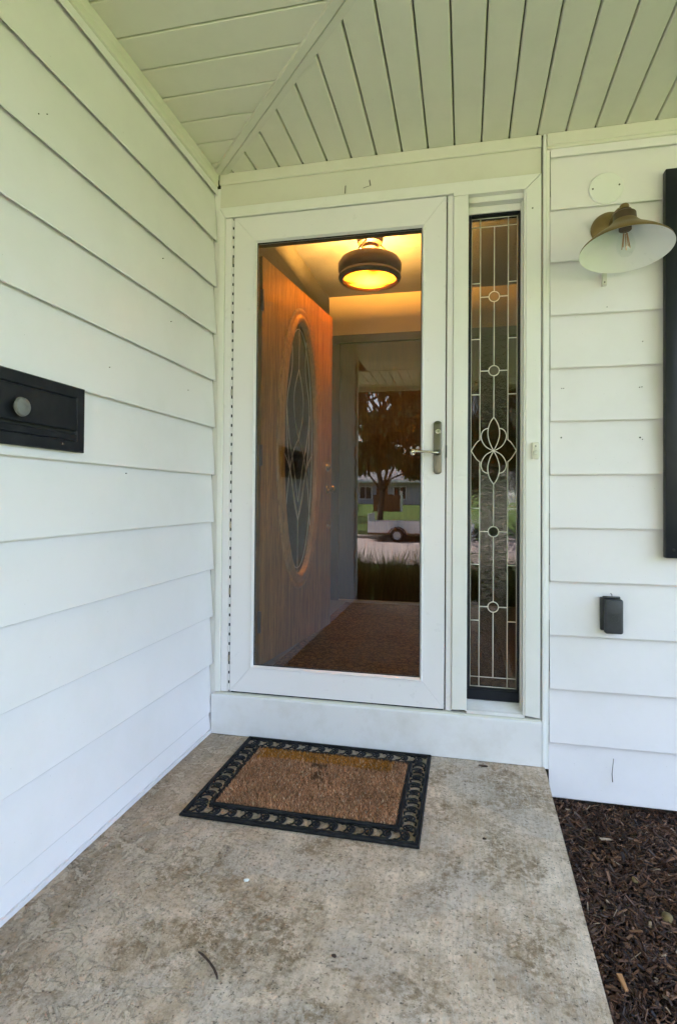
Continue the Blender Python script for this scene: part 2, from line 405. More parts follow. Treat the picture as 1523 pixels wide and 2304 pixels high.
# mulch bed
def mulch():
    xs = [1.30+.12*i for i in range(20)]; ys = [.1-.12*i for i in range(34)]
    def mz(x, y): return -.135 + .022*mnoise.noise(Vector((x*4, y*4, 3))) + .010*mnoise.noise(Vector((x*13, y*13, 7)))
    V = [(x, y, mz(x, y)-.012) for y in ys for x in xs]; nx = len(xs)
    F = [(j*nx+i, (j+1)*nx+i, (j+1)*nx+i+1, j*nx+i+1) for j in range(len(ys)-1) for i in range(nx-1)]
    tag(mesh('mulch_bed', V, F, 'soil', None, True), 'dark soil of the planting bed right of the slab', None, None, 'structure')
    mb = MB(); rnd = random.Random(3)
    pal = [(.030, .012, .006), (.050, .021, .010), (.074, .032, .016), (.105, .047, .024), (.016, .008, .006), (.055, .030, .020), (.16, .080, .042)]
    for i in range(30000):
        near = i < 25000
        if near: x = 1.335 + rnd.random()**1.1*.95; y = .02 - rnd.random()*1.45
        else: x = 1.335+rnd.random()*2.0; y = -rnd.random()*3.4
        if x < 1.362 and rnd.random() < .5: x = 1.375
        r = rnd.random()
        if r < .72: L, wd, th = rnd.uniform(.010, .034), rnd.uniform(.0012, .0032), .0016
        elif r < .95: L, wd, th = rnd.uniform(.010, .026), rnd.uniform(.004, .009), .0026
        else: L, wd, th = rnd.uniform(.03, .065), rnd.uniform(.003, .010), .003
        a = rnd.uniform(0, 2*pi); t = rnd.gauss(0, .38); roll = rnd.gauss(0, .5)
        m = Matrix.Rotation(a, 3, 'Z') @ Matrix.Rotation(t, 3, 'Y') @ Matrix.Rotation(roll, 3, 'X')
        c = Vector((x, y, mz(x, y) + rnd.uniform(-.006, .012)))
        k = rnd.uniform(.55, 1)
        pr = [(-L/2, -wd/2*k, -th/2), (L/2, -wd/2, -th/2), (L/2*rnd.uniform(.7, 1), wd/2, -th/2), (-L/2, wd/2, -th/2),
              (-L/2*rnd.uniform(.7, 1), -wd/2, th/2), (L/2, -wd/2*k, th/2), (L/2, wd/2*k, th/2), (-L/2, wd/2, th/2)]
        col = rnd.choice(pal); j = rnd.uniform(.7, 1.35)
        if rnd.random() < .018: col = (.26, .19, .13)
        mb.add([m @ Vector(p) + c for p in pr], [(0,3,2,1),(4,5,6,7),(0,1,5,4),(1,2,6,5),(2,3,7,6),(3,0,4,7)], tuple(v*j for v in col))
    tag(mb.build('mulch', 'chips'), 'dark brown shredded bark mulch in the bed beside the slab', 'mulch', None, 'stuff')
    def leaf(x, y, s, rz, label, cat, nm, mat):
        pts = [(0, -.5), (.22, -.38), (.42, -.1), (.36, .18), (.12, .42), (0, .5), (-.2, .36), (-.4, .1), (-.38, -.2), (-.18, -.42)]
        mb2 = MB(); zc_ = mz(x, y)+.016
        ring = [Vector((px*s*cos(rz)-py*s*sin(rz)+x, px*s*sin(rz)+py*s*cos(rz)+y, zc_ + .006*sin(px*6)+.004*py)) for px, py in pts]
        n = len(ring); ctr = Vector((x, y, zc_+.003))
        Vv = [ctr]+ring+[v-Vector((0, 0, .0012)) for v in [ctr]+ring]
        Ff = [(0, i+1, (i+1) % n+1) for i in range(n)] + [(n+1, n+1+(i+1) % n+1, n+1+i+1) for i in range(n)] + [(i+1, n+1+i+1, n+1+(i+1) % n+1, (i+1) % n+1) for i in range(n)]
        tag(mesh(nm, Vv, Ff, mat, None, True), label, cat)
    leaf(1.600, -.545, .034, .4, 'curled yellow-brown dead leaf lying on the dark mulch', 'leaf', 'dead_leaf', 'dry_leaf')
    leaf(1.560, -.40, .018, 1.4, 'smaller olive dead leaf on the mulch nearer the siding', 'leaf', 'dead_leaf', 'dry_leaf')
    bm = bmesh.new(); bm_box(bm, -.0065, .0065, -.022, .022, -.003, .003, .001)
    bmesh.ops.rotate(bm, verts=bm.verts, cent=(0, 0, 0), matrix=Matrix.Rotation(.16, 3, 'Z'))
    for v in bm.verts:
        if v.co.y < -.015: v.co.x *= .6
    bmesh.ops.translate(bm, verts=bm.verts, vec=(1.423, -.80, mz(1.423, -.80)+.017))
    tag(frombm('wood_chip', bm, 'pale_chip'), 'bright orange wood chip lying on the dark mulch', 'wood chip')
mulch()

# ================================================================ LEFT WALL (garage side)
def wobble(seed, t, amp): return amp*mnoise.noise(Vector((t*2.3, seed*7.7, .3)))
def board_left(z0, z1, ya, yb, parent, seed, ztop=None):
    """lap board on the wall whose face is x=0; z0 lower edge, z1 upper (hidden) edge"""
    full = LAP; k = (z1-z0)/full
    prof = [(-.0190, z0+.055), (-.0080, z0+.055), (-.0026, z0+.0008), (-.0012, z0), (0, z0+.0030), (-.0160*k, z1), (-.0172, z1+.060), (-.0190, z1+.060)]
    if ztop: prof = prof[:-2] + [(-.0190, z1)]
    n = max(2, int(abs(yb-ya)/.22)); V = []; F = []; m = len(prof)
    for i in range(n+1):
        y = ya+(yb-ya)*i/n
        for (x, z) in prof:
            V.append((x + wobble(seed, y, .0011), y, z + (wobble(seed+50, y*.5, .0016) if z < z0+.003 else 0)))
    for i in range(n):
        for j in range(m): F.append((i*m+j, i*m+(j+1) % m, (i+1)*m+(j+1) % m, (i+1)*m+j))
    F.append(tuple(range(m))); F.append(tuple(n*m+j for j in range(m))[::-1])
    o = mesh('siding_board', V, F, 'siding', parent)
    bm = bmesh.new(); bm.from_mesh(o.data); bmesh.ops.recalc_face_normals(bm, faces=bm.faces); bm.to_mesh(o.data); bm.free()
def board_front(z0, z1, xa, xb, parent, seed, ztop=None):
    k = (z1-z0)/LAP
    prof = [(.0190, z0+.055), (.0080, z0+.055), (.0026, z0+.0008), (.0012, z0), (0, z0+.0030), (.0160*k, z1), (.0172, z1+.060), (.0190, z1+.060)]
    if ztop: prof = prof[:-2] + [(.0190, z1)]
    n = max(2, int(abs(xb-xa)/.22)); V = []; F = []; m = len(prof)
    for i in range(n+1):
        x = xa+(xb-xa)*i/n
        for (y, z) in prof:
            V.append((x, y + wobble(seed, x, .0011), z + (wobble(seed+50, x*.5, .0016) if z < z0+.003 else 0)))
    for i in range(n):
        for j in range(m): F.append((i*m+j, i*m+(j+1) % m, (i+1)*m+(j+1) % m, (i+1)*m+j))
    F.append(tuple(range(m))); F.append(tuple(n*m+j for j in range(m))[::-1])
    o = mesh('siding_board', V, F, 'siding', parent)
    bm = bmesh.new(); bm.from_mesh(o.data); bmesh.ops.recalc_face_normals(bm, faces=bm.faces); bm.to_mesh(o.data); bm.free()

lw = thing('siding_wall', (0, -1.5, 0), 'white lap siding wall on the left, holding the black mail slot', 'wall')
YE = .0005
for k in range(-1, 11):
    z0 = LAPTOP - LAP*k
    z1 = min(z0 + LAP, ZC) if k == -1 else z0+LAP
    board_left(z0, z1-.0005, YE - .004*random.random(), WALL_END+.02, lw, k+1, k == -1)
prism('siding_board', [(-.019, .018), (-.001, .018), (0, .021), (-.010, .089), (-.0165, .148), (-.019, .148)], 'y', YE, WALL_END+.02, 'siding', lw)
prism('starter_strip', [(-.016, .001), (.002, .001), (.004, .016), (-.016, .0175)], 'y', YE, WALL_END+.02, 'siding', lw)
box('sheathing', -.20, -.0195, WALL_END+.01, 4.0, -.25, 2.62, 'dark_gap', lw)
# moulding under the soffit: face strip and thin upper bead
prism('soffit_moulding', [(-.012, 2.356), (.004, 2.358), (.0065, 2.361), (.0065, 2.384), (.0085, 2.386), (.0085, ZC-.001), (-.012, ZC-.001)], 'y', -.012, WALL_END+.02, 'almond_trim', lw)
# outside corner post at the far end of the wall
prism('corner_post', [(-.10, WALL_END-.005), (.014, WALL_END-.005), (.014, WALL_END+.055), (.0, WALL_END+.058), (-.02, WALL_END+.01), (-.10, WALL_END+.01)], 'z', -.02, ZC-.002, 'white_trim', lw)
box('corner_channel', -.016, .0128, .002, .0295, .001, 2.355, 'white_trim', lw, .001)
# small insect spots and nail marks on the boards
for (y, z, r) in [(-1.02, 1.98, .0014), (-.42, 1.87, .0012), (-.36, 1.66, .0012), (-.72, 1.405, .0012), (-.23, 1.43, .0012), (-.62, 1.085, .0011), (-.99, 2.0, .0011)]:
    kx = ((z-LAPTOP) % LAP)/LAP
    lathe('nail_head', [(0, .0022), (r, .0016), (r*1.2, -.004)], (-.0115*kx, y, z), 'screw', lw, 10, Matrix.Rotation(radians(90), 3, 'Y'))
gf = thing('garage_front_wall', (-3, WALL_END, 0), 'white siding front wall round the corner from the porch', 'wall')
for k in range(-1, 12):
    z0 = LAPTOP-LAP*k
    prism('siding_board', [(WALL_END+.02, z0), (WALL_END-.008, z0), (WALL_END+.003, min(z0+LAP, 2.5)), (WALL_END+.02, min(z0+LAP, 2.5))], 'x', -5.5, -.101, 'siding', gf)

# ================================================================ FACADE: wall, frieze, trims
fw = thing('front_wall', (2.3, .05, 0), 'white lap siding front wall right of the sidelight with outlet and shutter', 'wall')
XR = 3.6
for k in range(-1, 11):
    z0 = LAPTOP - LAP*k; z1 = ZC if k == -1 else z0+LAP
    board_front(z0, z1-.0005, 1.374 + .002*random.random(), XR, fw, k+80, k == -1)
board_front(-.113, LAPTOP-LAP*10-.0005, 1.374, XR, fw, 99)
# J channel beside the casing
prism('corner_channel', [(1.3455, -.005), (1.349, -.009), (1.356, -.009), (1.3585, -.005), (1.3585, .004), (1.372, .005), (1.372, .03), (1.3455, .03)], 'z', -.012, ZC-.002, 'white_trim', fw)
prism('soffit_moulding', [(.012, 2.324+.032), (-.0045, 2.326+.032), (-.0065, 2.361), (-.0065, 2.368), (-.0095, 2.370), (-.0095, ZC-.001), (.012, ZC-.001)], 'x', 1.361, XR, 'almond_trim', fw)
box('sheathing', 1.3455, XR, .0305, .20, -.25, 2.62, 'dark_gap', fw)
box('sheathing', -.03, 1.3455, .03, .20, 2.265, 2.62, 'dark_gap', fw)
box('sheathing', -.03, .062, .03, .20, -.25, 2.265, 'dark_gap', fw)
box('sheathing', .062, 1.3455, .06, .20, -.25, .165, 'dark_gap', fw)
prism('frieze_board', [(.03, 2.266), (.004, 2.266), (.0, 2.270), (.002, 2.368), (.03, 2.368)], 'x', .012, 1.3395, 'almond_trim', fw)
prism('soffit_moulding', [(.03, 2.3685), (-.004, 2.3685), (-.0075, 2.372), (-.0075, ZC-.001), (.03, ZC-.001)], 'x', .010, 1.3395, 'almond_trim', fw)
# old nail and holes in the frieze and siding
for (x, z) in [(1.417, 1.435), (1.424, 1.435), (1.690, 1.430), (1.698, 1.431), (1.416, 1.247), (1.692, 1.243), (1.70, 1.236), (1.70, 1.60), (1.576, 1.735)]:
    kx = ((z-LAPTOP) % LAP)/LAP; r = .0022 if (x, z) in [(1.416, 1.247), (1.692, 1.243)] else .0014
    lathe('screw_hole', [(0, .0005), (r*.5, .0012), (r, .0016), (r*1.35, -.0015)], (x, .0115*kx, z), 'inner_dark', fw, 10, RY)
for (x, z, l, t) in [(.566, 2.288, .030, .12), (.672, 2.305, .022, -.08)]:
    tube('bent_nail', [(x, .004, z-l/2), (x+.001, -.003, z-l/2+.003), (x+t*l, -.007, z+l/2-.004), (x+t*l, -.004, z+l/2)], .0019, 'screw', fw, 6)
tube('paint_scratch', [(.643, -.0002, 2.288), (.655, -.0004, 2.291), (.668, -.0002, 2.294)], .0009, 'screw', fw, 5)

# kick panel below the door
kp = thing('kick_panel', (.67, 0, 0), 'white board below the storm door and sidelight, meeting the slab', 'board')
prism('face', [(-.018, .003), (-.020, .164), (-.016, .1685), (.055, .1725), (.055, .003)], 'x', .002, 1.3435, 'kick_white', kp)
prism('caulk_line', [(-.0125, .1692), (-.010, .1735), (.004, .1760), (.004, .1705)], 'x', .014, 1.343, 'almond_trim', kp)

# ================================================================ DOOR FRAME (casing around door and sidelight)
df = thing('door_frame', (.67, 0, .18), 'white casing framing the storm door and the leaded sidelight', 'door frame')
YF = -.012
def casing(pts, name='casing', y0=YF, y1=.03, mat='white_trim', bev=.0025): return prism(name, pts, 'y', y0, y1, mat, df, bev)
casing([(.0135, .178), (.0375, .178), (.0375, 2.2195), (.0135, 2.2625)])                       # left
casing([(.0135, 2.2635), (.0380, 2.2205), (1.0095, 2.2205), (1.0095, 2.209), (1.2825, 2.209), (1.3385, 2.2635)])   # head
casing([(1.2835, .186), (1.3395, .181), (1.3395, 2.2625), (1.2835, 2.208)])                    # right
casing([(1.0105, .186), (1.0675, .188), (1.0675, 2.2085), (1.0105, 2.2085)], y0=-.010)         # mullion
box('hinge_jamb', .038, .070, -.004, .05, .178, 2.2195, 'storm_white', df, .003)
box('latch_jamb', .9855, 1.010, -.002, .05, .178, 2.2195, 'storm_white', df, .003)
box('head_stop', .071, .985, -.002, .05, 2.2195, 2.2640, 'storm_white', df, .002)
box('drip_cap', .045, 1.003, -.019, -.0125, 2.2155, 2.2245, 'white_trim', df, .002)
# sidelight recess
box('sidelight_jamb', 1.060, 1.0675, -.008, .115, .186, 2.2085, 'white_trim', df)
box('sidelight_jamb', 1.2765, 1.2835, -.008, .115, .186, 2.2085, 'white_trim', df)
box('sidelight_jamb', 1.2695, 1.2765, .030, .115, .190, 2.2085, 'white_trim', df, .001)
box('sidelight_jamb', 1.0675, 1.2765, .012, .115, 2.186, 2.2085, 'white_trim', df, .002)
box('sidelight_jamb', 1.0675, 1.2765, .045, .115, 2.158, 2.186, 'white_trim', df, .002)
prism('sidelight_sill', [(-.006, .176), (-.006, .188), (.115, .220), (.115, .176)], 'x', 1.0675, 1.2835, 'kick_white', df)
for i in range(9):
    y = .004+.0085*i
    prism('sill_rib', [(y, .1882+.0022+y*.262), (y+.002, .1910+.0022+y*.262), (y+.0045, .1890+.0022+y*.262)], 'x', 1.068, 1.2755, 'kick_white', df)
box('threshold', .06, 1.065, .03, .26, .166, .188, 'dark_gap', df)
# entry-door jamb in oak
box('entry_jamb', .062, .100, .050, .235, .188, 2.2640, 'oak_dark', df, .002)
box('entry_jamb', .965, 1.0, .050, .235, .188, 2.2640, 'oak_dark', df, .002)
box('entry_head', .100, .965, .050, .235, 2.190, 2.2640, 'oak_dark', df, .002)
box('latch_strike', .9815, .9868, -.006, .006, 1.172, 1.222, 'grey_plastic', df, .001)
lathe('screw', [(0, .0012), (.003, .001), (.0032, -.002)], (1.307, -.0122, 2.130), 'screw', df, 10, RY)

# ================================================================ STORM DOOR
sdr = thing('storm_door', (.53, 0, .18), 'white full-view storm door with one large glass pane, closed', 'door')
DX0, DX1, DZ0, DZ1 = .0795, .9805, .1830, 2.2165; GX0, GX1, GZ0, GZ1 = .1845, .8835, .2985, 2.1005; YD, YB = -.004, .030
O = .012
prism('stile', [(DX0, DZ0), (GX0-O, GZ0-O), (GX0-O, GZ1+O), (DX0, DZ1)], 'y', YD, YB, 'storm_white', sdr, .0012)
prism('stile', [(DX1, DZ0), (DX1, DZ1), (GX1+O, GZ1+O), (GX1+O, GZ0-O)], 'y', YD, YB, 'storm_white', sdr, .0012)
prism('rail', [(DX0+.0006, DZ0), (DX1-.0006, DZ0), (GX1+O, GZ0-O-.0006), (GX0-O, GZ0-O-.0006)], 'y', YD, YB, 'storm_white', sdr, .0012)
prism('rail', [(DX0+.0006, DZ1), (GX0-O, GZ1+O+.0006), (GX1+O, GZ1+O+.0006), (DX1-.0006, DZ1)], 'y', YD, YB, 'storm_white', sdr, .0012)
def ringframe(name, X0, X1, Z0, Z1, prof, mat, parent):
    """prof: list of (inset outward from opening, y)"""
    V = []; F = []; m = len(prof)
    for (sx, sz) in ((-1, -1), (1, -1), (1, 1), (-1, 1)):
        for (d, y) in prof: V.append(((X0 if sx < 0 else X1)+sx*d, y, (Z0 if sz < 0 else Z1)+sz*d))
    for k in range(4):
        for j in range(m): F.append((k*m+j, k*m+(j+1) % m, ((k+1) % 4)*m+(j+1) % m, ((k+1) % 4)*m+j))
    o = mesh(name, V, F, mat, parent)
    bm = bmesh.new(); bm.from_mesh(o.data); bmesh.ops.recalc_face_normals(bm, faces=bm.faces); bm.to_mesh(o.data); bm.free(); return o
ringframe('glazing_bead', GX0, GX1, GZ0, GZ1, [(.0122, -.003), (.0105, -.0095), (.0085, -.0105), (.0065, -.0085), (.001, .004), (.001, .020), (.0122, .020)], 'storm_white', sdr)
ringframe('gasket', GX0, GX1, GZ0, GZ1, [(.001, .0035), (-.0022, .0055), (-.0022, .009), (.001, .009)], 'black_vinyl', sdr)
box('glass_pane', GX0-.0005, GX1+.0005, .0075, .0115, GZ0-.0005, GZ1+.0005, 'storm_glass', sdr)
box('bottom_sweep', DX0+.004, DX1-.004, .004, .026, .1735, .1825, 'black_vinyl', sdr)
# piano hinge with its knuckles
hp = box('hinge', .0705, .0785, .002, .010, DZ0, DZ1-.002, 'black_vinyl', sdr)
nk = 50; step = (DZ1-DZ0)/nk
for k in range(nk):
    z = DZ0+step*k
    lathe('knuckle', [(0, 0), (.0036, 0), (.0036, step*.66), (0, step*.66)], (.0748, -.003, z+step*.1), 'bright_nickel' if k % 7 == 3 else 'storm_white', hp, 8)
# handle set
hs = None
def rr(cx, cz, hw, hh, n=10):
    pts = []
    for (sx, sz, a0) in ((1, 1, 0), (-1, 1, 90), (-1, -1, 180), (1, -1, 270)):
        for i in range(n+1):
            a = radians(a0+90*i/n); pts.append((cx+sx*(hw-hw*.98)+hw*.98*cos(a), cz+sz*(hh-hw*.75)+hw*.75*sin(a)))
    return pts
hs = prism('handle_plate', rr(.9515, 1.2125, .0165, .1055), 'y', -.0155, YD, 'nickel', sdr, .004, True)
lathe('key_cylinder', [(0, .0075), (.0022, .0082), (.0085, .0075), (.0105, .0055), (.0115, 0)], (.953, -.0150, 1.2755), 'bright_nickel', hs, 24, RY)
box('keyhole', .9522, .9538, -.0240, -.0225, 1.2720, 1.2790, 'inner_dark', hs)
lathe('lever_rose', [(0, .016), (.008, .015), (.0105, .008), (.0125, 0)], (.9525, -.0150, 1.193), 'nickel', hs, 20, RY)
lp = []; lr_ = []
for i in range(15):
    t = i/14; x = .955-.094*t; z = 1.1905 + .0035*sin(t*pi*.9) - .008*t*(1-t) + .006*t**2
    lp.append((x, -.033-.010*sin(pi*min(1, t*1.15)), z)); lr_.append(.0056 - .0012*t + (.0040*max(0, (t-.72)/.28)**.8))
for i, (dx, dz) in enumerate([(-.006, -.001), (-.0095, -.006), (-.008, -.0105), (-.003, -.012), (.001, -.0095)]):
    lp.append((.861+dx, -.036, 1.196+dz)); lr_.append([.0092, .0085, .0065, .0052, .0035][i])
tube('lever', lp, lr_, 'bright_nickel', hs, 12)
tube('spindle', [(.9525, -.028, 1.192), (.953, -.038, 1.1915)], .0062, 'nickel', hs, 12)

# ================================================================ SIDELIGHT
sg = thing('sidelight_window', (1.17, .08, .22), 'narrow leaded glass sidelight with clear bevels between door and siding', 'window')
SY = .080; XL, XV1, XC, XV2, XRR = 1.0790, 1.1155, 1.1700, 1.2245, 1.2625
ZB2, ZB1, ZT1, ZT2, ZM = .257, .295, 2.116, 2.151, 1.205
ringframe('sash', 1.0785, 1.2630, .2540, 2.1540, [(.010, .058), (.0, .060), (-.001, .066), (-.001, .094), (.010, .096)], 'black_vinyl', sg)
box('bottom_sash_rail', 1.0680, 1.2690, .050, .098, .212, .2525, 'black_vinyl', sg, .002)
box('top_sash_rail', 1.0680, 1.2690, .052, .098, 2.1545, 2.1660, 'black_vinyl', sg, .002)
def pane(pts, mat, name='pane', y0=SY-.002, y1=SY+.002, bev=0, parent=None): return prism(name, pts, 'y', y0, y1, mat, parent or sg, bev)
def rect(x0, x1, z0, z1): return [(x0, z0), (x1, z0), (x1, z1), (x0, z1)]
side = [ZT2, ZT1, 1.887, 1.659, 1.433, .972, .746, .521, ZB1, ZB2]
CR = .0205; CIRC = [1.830, 1.529, .879, .577]
def arc(cx, cz, r, a0, a1, n=8): return [(cx+r*cos(radians(a0+(a1-a0)*i/n)), cz+r*sin(radians(a0+(a1-a0)*i/n))) for i in range(n+1)]
def smooth_pts(ctrl, n=6):
    out = []; P = [ctrl[0]]+list(ctrl)+[ctrl[-1]]
    for i in range(1, len(P)-2):
        p0, p1, p2, p3 = P[i-1], P[i], P[i+1], P[i+2]
        for k in range(n):
            t = k/n
            out.append(tuple(.5*((2*p1[d]) + (-p0[d]+p2[d])*t + (2*p0[d]-5*p1[d]+4*p2[d]-p3[d])*t*t + (-p0[d]+3*p1[d]-3*p2[d]+p3[d])*t**3) for d in (0, 1)))
    out.append(ctrl[-1]); return out
leafL = smooth_pts([(0, 0), (-.0135, .028), (-.0215, .056), (-.0225, .080), (-.0175, .104), (-.0085, .123), (0, .135)])
petal = smooth_pts([(0, 0), (-.014, .006), (-.031, .0175), (-.044, .037), (-.0490, .058), (-.0445, .076), (-.034, .087), (-.0218, .0905)])
diamT = smooth_pts([(-.0545, .0445), (-.066, .034), (-.077, .018), (-.0875, 0)])
def tf(pts, sx, sz): return [(XC+sx*x, ZM+sz*z) for x, z in pts]
leaf_cut = [p for p in leafL if p[1] >= .0905]
for sx in (1, -1):                       # sx=1 is the left half (control points have negative x)
    xa, xb = (XL, XV1) if sx == 1 else (XV2, XRR)
    for i in range(len(side)-1):
        if side[i] == 1.433:
            e = xa if sx == 1 else xb; v = xb if sx == 1 else xa
            d = tf(diamT, sx, 1); d2 = tf(diamT, sx, -1)[::-1]
            pane([(e, 1.433), (v, 1.433)] + d + d2[1:] + [(v, .972), (e, .972)], 'clear_glass')
        else: pane(rect(xa, xb, side[i+1], side[i]), 'clear_glass')
    v = XV1 if sx == 1 else XV2
    def q(pts): return pts if sx == 1 else [(2*XC-x, z) for x, z in pts]
    for (za, zb, na, nb) in ((ZT1, 1.830, 0, 1), (1.830, 1.529, 1, 1), (.879, .577, 1, 1), (.577, ZB1, 1, 0)):
        pts = [(XV1, za)]
        pts += arc(XC, za, CR, 180, 270) if na else [(XC, za)]
        pts += arc(XC, zb, CR, 90, 180) if nb else [(XC, zb)]
        pts += [(XV1, zb)]
        pane(q(pts), 'water_glass')
    for sz in (1, -1):
        zc_ = 1.529 if sz == 1 else .879
        a = arc(XC, zc_, CR, 180, 270) if sz == 1 else arc(XC, zc_, CR, 180, 90)
        pp = [p for p in petal if p[1] >= .0445]
        pts = [(XV1, zc_)] + a + tf(leaf_cut[::-1], 1, sz) + tf(pp[::-1], 1, sz) + [(XV1, ZM+sz*.0445)]
        pane(q(pts), 'water_glass')
        ll = [p for p in leafL if p[1] <= .0905]
        pane(q(tf(petal, 1, sz) + tf(ll[::-1], 1, sz)[:-1]), 'clear_glass', 'petal_pane', SY-.004, SY+.002, .0018)
    pu = [p for p in petal if p[1] <= .0445]
    dd = tf(pu, 1, 1) + tf(diamT, 1, 1) + tf(diamT, 1, -1)[::-1][1:] + tf(pu, 1, -1)[::-1][:-1]
    pane(q(dd), 'clear_glass', 'diamond_pane', SY-.004, SY+.002, .0018)
for sz in (1, -1):
    lf = tf(leafL, 1, sz) + tf(leafL, -1, sz)[::-1][1:-1]
    pane(lf, 'clear_glass', 'leaf_pane', SY-.004, SY+.002, .0018)
for zc_ in CIRC: pane(arc(XC, zc_, CR, 0, 345, 23), 'clear_glass', 'round_pane', SY-.004, SY+.002, .002)
pane(rect(XV1, XV2, ZT1, ZT2), 'clear_glass'); pane(rect(XV1, XV2, ZB2, ZB1), 'clear_glass')
cm = MB(); CRAD = .0023
def came(pts, r=CRAD): cm.tube([(x, SY-.0025, z) for x, z in pts], r, 6)
for x in (XV1, XV2): came([(x, ZT2), (x, ZM+.0445)]); came([(x, ZM-.0445), (x, ZB2)])
zs = [ZT1, 1.830+CR, 1.830-CR, 1.529+CR, 1.529-CR, ZM+.135, ZM-.135, .879+CR, .879-CR, .577+CR, .577-CR, ZB1]
for a, b in zip(zs[::2], zs[1::2]): came([(XC, a), (XC, b)])
for z in (ZT1, ZB1, ZT2, ZB2): came([(XL, z), (XRR-.002, z)], .0019)
came([(XL+.0015, ZB2), (XL+.0015, ZT2)], .0014); came([(XRR-.0035, ZB2), (XRR-.0035, ZT2)], .0016)
for z in side[2:8]: came([(XL, z), (XV1, z)]); came([(XV2, z), (XRR-.003, z)])
for z in CIRC: came(arc(XC, z, CR, 0, 360, 24)); came([(XV1, z), (XC-CR, z)]); came([(XC+CR, z), (XV2, z)])
for sx in (1, -1):
    for sz in (1, -1): came(tf(leafL, sx, sz)); came(tf(petal, sx, sz)); came(tf(diamT, sx, sz))
cm.build('lead_came', 'came', sg, True)

# ================================================================ SOFFIT
so = thing('porch_soffit', (1.5, -2, ZC), 'grooved almond vinyl soffit over the porch with a diagonal joint strip', 'soffit')
def soffit_panel(poly, long_axis, inset, parent=so, shut=.42):
    """poly: convex footprint; edges parallel to long_axis get a V shoulder"""
    n = len(poly); V = []; F = []
    c0 = min(p[0 if long_axis == 'y' else 1] for p in poly); c1 = max(p[0 if long_axis == 'y' else 1] for p in poly)
    i = 0 if long_axis == 'y' else 1
    for (dz, ins) in ((0, inset), (.0030, inset*.55), (.016, inset*shut)):
        for p in poly:
            q = list(p)
            if abs(p[i]-c0) < 1e-6: q[i] += ins
            elif abs(p[i]-c1) < 1e-6: q[i] -= ins
            V.append((q[0], q[1], ZC+dz))
    F.append(tuple(range(n)))
    for l in (0, 1):
        for k in range(n): F.append((l*n+k, (l+1)*n+k, (l+1)*n+(k+1) % n, l*n+(k+1) % n))
    F.append(tuple(2*n+k for k in range(n))[::-1])
    o = mesh('soffit_panel', V, F, 'soffit', parent)
    bm = bmesh.new(); bm.from_mesh(o.data); bmesh.ops.recalc_face_normals(bm, faces=bm.faces); bm.to_mesh(o.data); bm.free()
PW = 3.1; YS = -3.75; YO = -4.62
x = -.034
while x < PW-.01:
    a, b = max(x, 0.0), min(x+.1045, PW)
    ya, yb = -a, -b
    soffit_panel([(a, 0), (b, 0), (b, yb), (a, ya)] if a > 1e-4 else [(a, 0), (b, 0), (b, yb)], 'y', .0062, shut=.20)
    x += .1045
y = -.083+.128
while y > YS+.01:
    a, b = min(y, 0.0), max(y-.128, YS)
    xa, xb = min(-a, PW), min(-b, PW)
    if xa < PW and xb >= PW and b < -PW: pts = [(0, a), (xa, a), (PW, -PW), (PW, b), (0, b)]
    else: pts = [(0, a), (xa, a), (xb, b), (0, b)] if a < -1e-4 else [(0, a), (xb, b), (0, b)]
    soffit_panel(pts, 'x', .0052)
    y -= .128
x = -.3
while x < PW-.01:
    b = min(x+.1045, PW); soffit_panel([(x, YS), (b, YS), (b, YO), (x, YO)], 'y', .006); x += .1045
def strip(p0, p1, wl, wr, zt, name):
    d = (Vector(p1)-Vector(p0)).normalized(); n = Vector((-d.y, d.x))
    bm = bmesh.new(); a = Vector(p0); b = Vector(p1)
    vs_ = [bm.verts.new((*(p+n*o_), z)) for z in (ZC-zt, ZC+.0005) for p, o_ in ((a, wl), (b, wl), (b, wr), (a, wr))]
    for f in ((0,1,2,3),(7,6,5,4),(0,4,5,1),(1,5,6,2),(2,6,7,3),(3,7,4,0)): bm.faces.new([vs_[i] for i in f])
    bmesh.ops.recalc_face_normals(bm, faces=bm.faces)
    lo = set(vs_[:4]); bmesh.ops.bevel(bm, geom=[e for e in bm.edges if e.verts[0] in lo and e.verts[1] in lo], offset=.002, segments=2, affect='EDGES')
    return frombm(name, bm, 'almond_trim', so)
strip((.012, -.012), (PW, -PW), .0015, .030, .006, 'joint_strip')
strip((.012, -.012), (PW, -PW), -.030, -.0015, .011, 'joint_strip')
strip((-.3, YS), (PW, YS), -.02, .02, .006, 'joint_strip')
rf = thing('porch_roof', (-1, -1, 2.6), 'porch roof above the soffit with a pale fascia edge', 'roof')
box('deck', -5.6, PW+.06, YO-.06, 4.2, 2.63, 2.75, 'roof_shingle', rf)
box('fascia', -5.6, PW+.05, YO-.03, YO, 2.36, 2.63, 'almond_trim', rf, .003)
box('fascia', PW, PW+.03, YO, 3.9, 2.36, 2.63, 'almond_trim', rf, .003)
box('eave_board', -5.6, -.31, YO, WALL_END, 2.43, 2.45, 'almond_trim', rf)
pp_ = thing('porch_post', (2.98, -4.48, -.17), 'square white post carrying the outer corner of the porch roof', 'post')
box('shaft', 2.925, 3.035, -4.535, -4.425, -.02, 2.30, 'white_trim', pp_, .004); box('base', 2.905, 3.055, -4.555, -4.405, -.20, -.0205, 'white_trim', pp_, .006); box('capital', 2.905, 3.055, -4.555, -4.405, 2.3005, ZC-.001, 'white_trim', pp_, .006)

